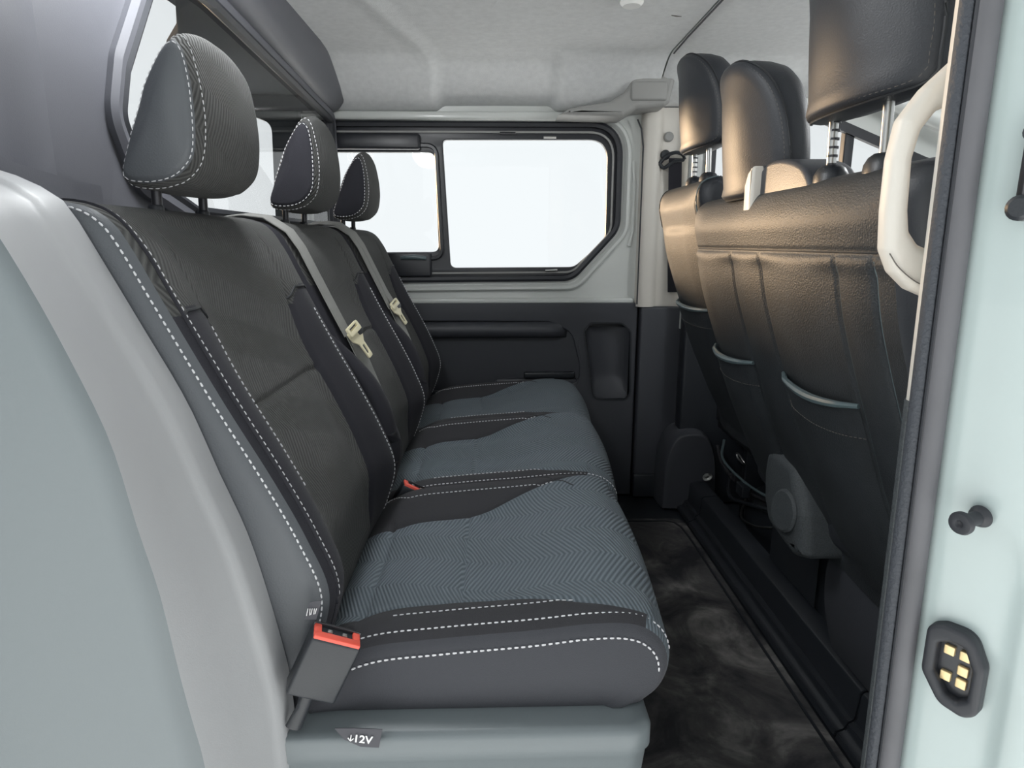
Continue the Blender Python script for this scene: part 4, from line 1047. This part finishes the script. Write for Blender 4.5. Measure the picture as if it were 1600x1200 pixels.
# contact plate
ct = thing('contact_plate', 'black rubber rimmed door contact plate with brass contacts on the white pillar', 'contact plate', (.40, .42, .55))
cp = Vector((.3655, .4395, .552)); nrm = Vector((-.83, -.55, .0)).normalized(); ey = Vector((0, 0, 1)); ex = ey.cross(nrm).normalized()
CM = Matrix(((ex.x, ey.x, nrm.x, cp.x), (ex.y, ey.y, nrm.y, cp.y), (ex.z, ey.z, nrm.z, cp.z), (0, 0, 0, 1)))
def cpl(name, outer, holes, depth, zo, m, par, bev=.001):
    o = plate(name, outer, holes, depth, zo, 'Z', m, None, bev); o.data.transform(CM); o.parent = par
    o.matrix_parent_inverse = Matrix.Translation(ct.location).inverted() if par is ct else Matrix.Identity(4); return o
ro = rpoly([(-.021, .028), (-.010, .034), (.010, .034), (.021, .010), (.021, -.030), (.012, -.037), (-.006, -.034), (-.021, -.012)], [.010, .010, .016, .016, .010, .010, .014, .014], 7)
ri = rpoly([(-.012, .017), (-.004, .022), (.006, .022), (.013, .006), (.013, -.020), (.006, -.026), (-.002, -.024), (-.012, -.008)], .004, 4)
cpl('rubber_rim', ro, [ri], .012, .004, 'rubber', ct, .0035)
bk = cpl('contact_block', ro, [], .004, -.001, 'winfr', ct, .0008)
for (a, b) in ((-.005, .012), (.006, .012), (.006, -.001), (-.005, -.011), (.006, -.012)):
    cpl('brass_contact', rpoly([(a - .0038, b - .0040), (a + .0038, b - .0040), (a + .0038, b + .0040), (a - .0038, b + .0040)], .001, 3), [], .004, .002, 'gold', bk, .0008)
# lock catch at the picture edge
lc = thing('door_catch', 'black door catch bracket on the white pillar at the right edge', 'catch', (.36, .40, .92))
q = Vector((.375, .412, .90))
from_bm('catch_roller', lathe_bm([(.001, .0), (.0085, 0), (.0085, .010), (.006, .012), (.001, .012)], 20, mtx=towards((.3575, .4365, .903), (-1, -.65, 0))), 'blk', lc)
bm = box_bm(-.006, .006, -.003, .003, -.022, .022, .002, 2); bmesh.ops.transform(bm, matrix=Matrix.Translation((.3555, .4345, .927)), verts=bm.verts); from_bm('catch_arm', bm, 'dmetal', lc)
from_bm('catch_roller', lathe_bm([(.001, .0), (.006, 0), (.006, .008), (.001, .008)], 16, mtx=towards((.3575, .4365, .951), (-1, -.65, 0))), 'blk', lc)

# ================================================================== FAR PILLAR FITTINGS, LAMP
an = thing('belt_anchor', 'black upper belt guide with webbing on the far pillar', 'belt guide', (.56, 2.14, 1.15))
tube('guide_loop', crom([(.530, 2.135, 1.128), (.548, 2.125, 1.150), (.575, 2.120, 1.160), (.600, 2.125, 1.155), (.606, 2.13, 1.140), (.575, 2.13, 1.135), (.545, 2.135, 1.115), (.530, 2.135, 1.128)], 30), .006, 'blk', an)
from_bm('guide_bolt', lathe_bm([(.001, .012), (.012, .012), (.015, .008), (.016, 0), (.001, 0)], 20, mtx=towards((.548, 2.138, 1.155), (-.2, -1, 0))), 'blk', an)
from_bm('webbing', strap_bm([(.580, 2.135, 1.145), (.585, 2.14, 1.05), (.59, 2.14, .9), (.60, 2.14, .72)], (1, 0, 0), .042, .002), 'fabric', an)
ad = tag(from_bm('belt_height_button', lathe_bm([(.001, .010), (.012, .010), (.015, .007), (.016, 0), (.001, 0)], 24, mtx=Matrix.Translation((.560, 2.155, 1.212)) @ Matrix.Rotation(math.pi / 2, 4, 'X')), 'grey_pl'), 'round grey button on the far pillar above the belt guide', 'button')
lp = thing('ceiling_lamp', 'small white lens of the roof lamp at the top edge', 'lamp', (.31, 1.57, 1.40))
from_bm('lamp_lens', lathe_bm([(.001, .012), (.020, .012), (.026, .006), (.027, -.002), (.001, -.002)], 28, mtx=towards((.312, 1.578, 1.4115), (0, 0, -1))), 'lampw', lp)
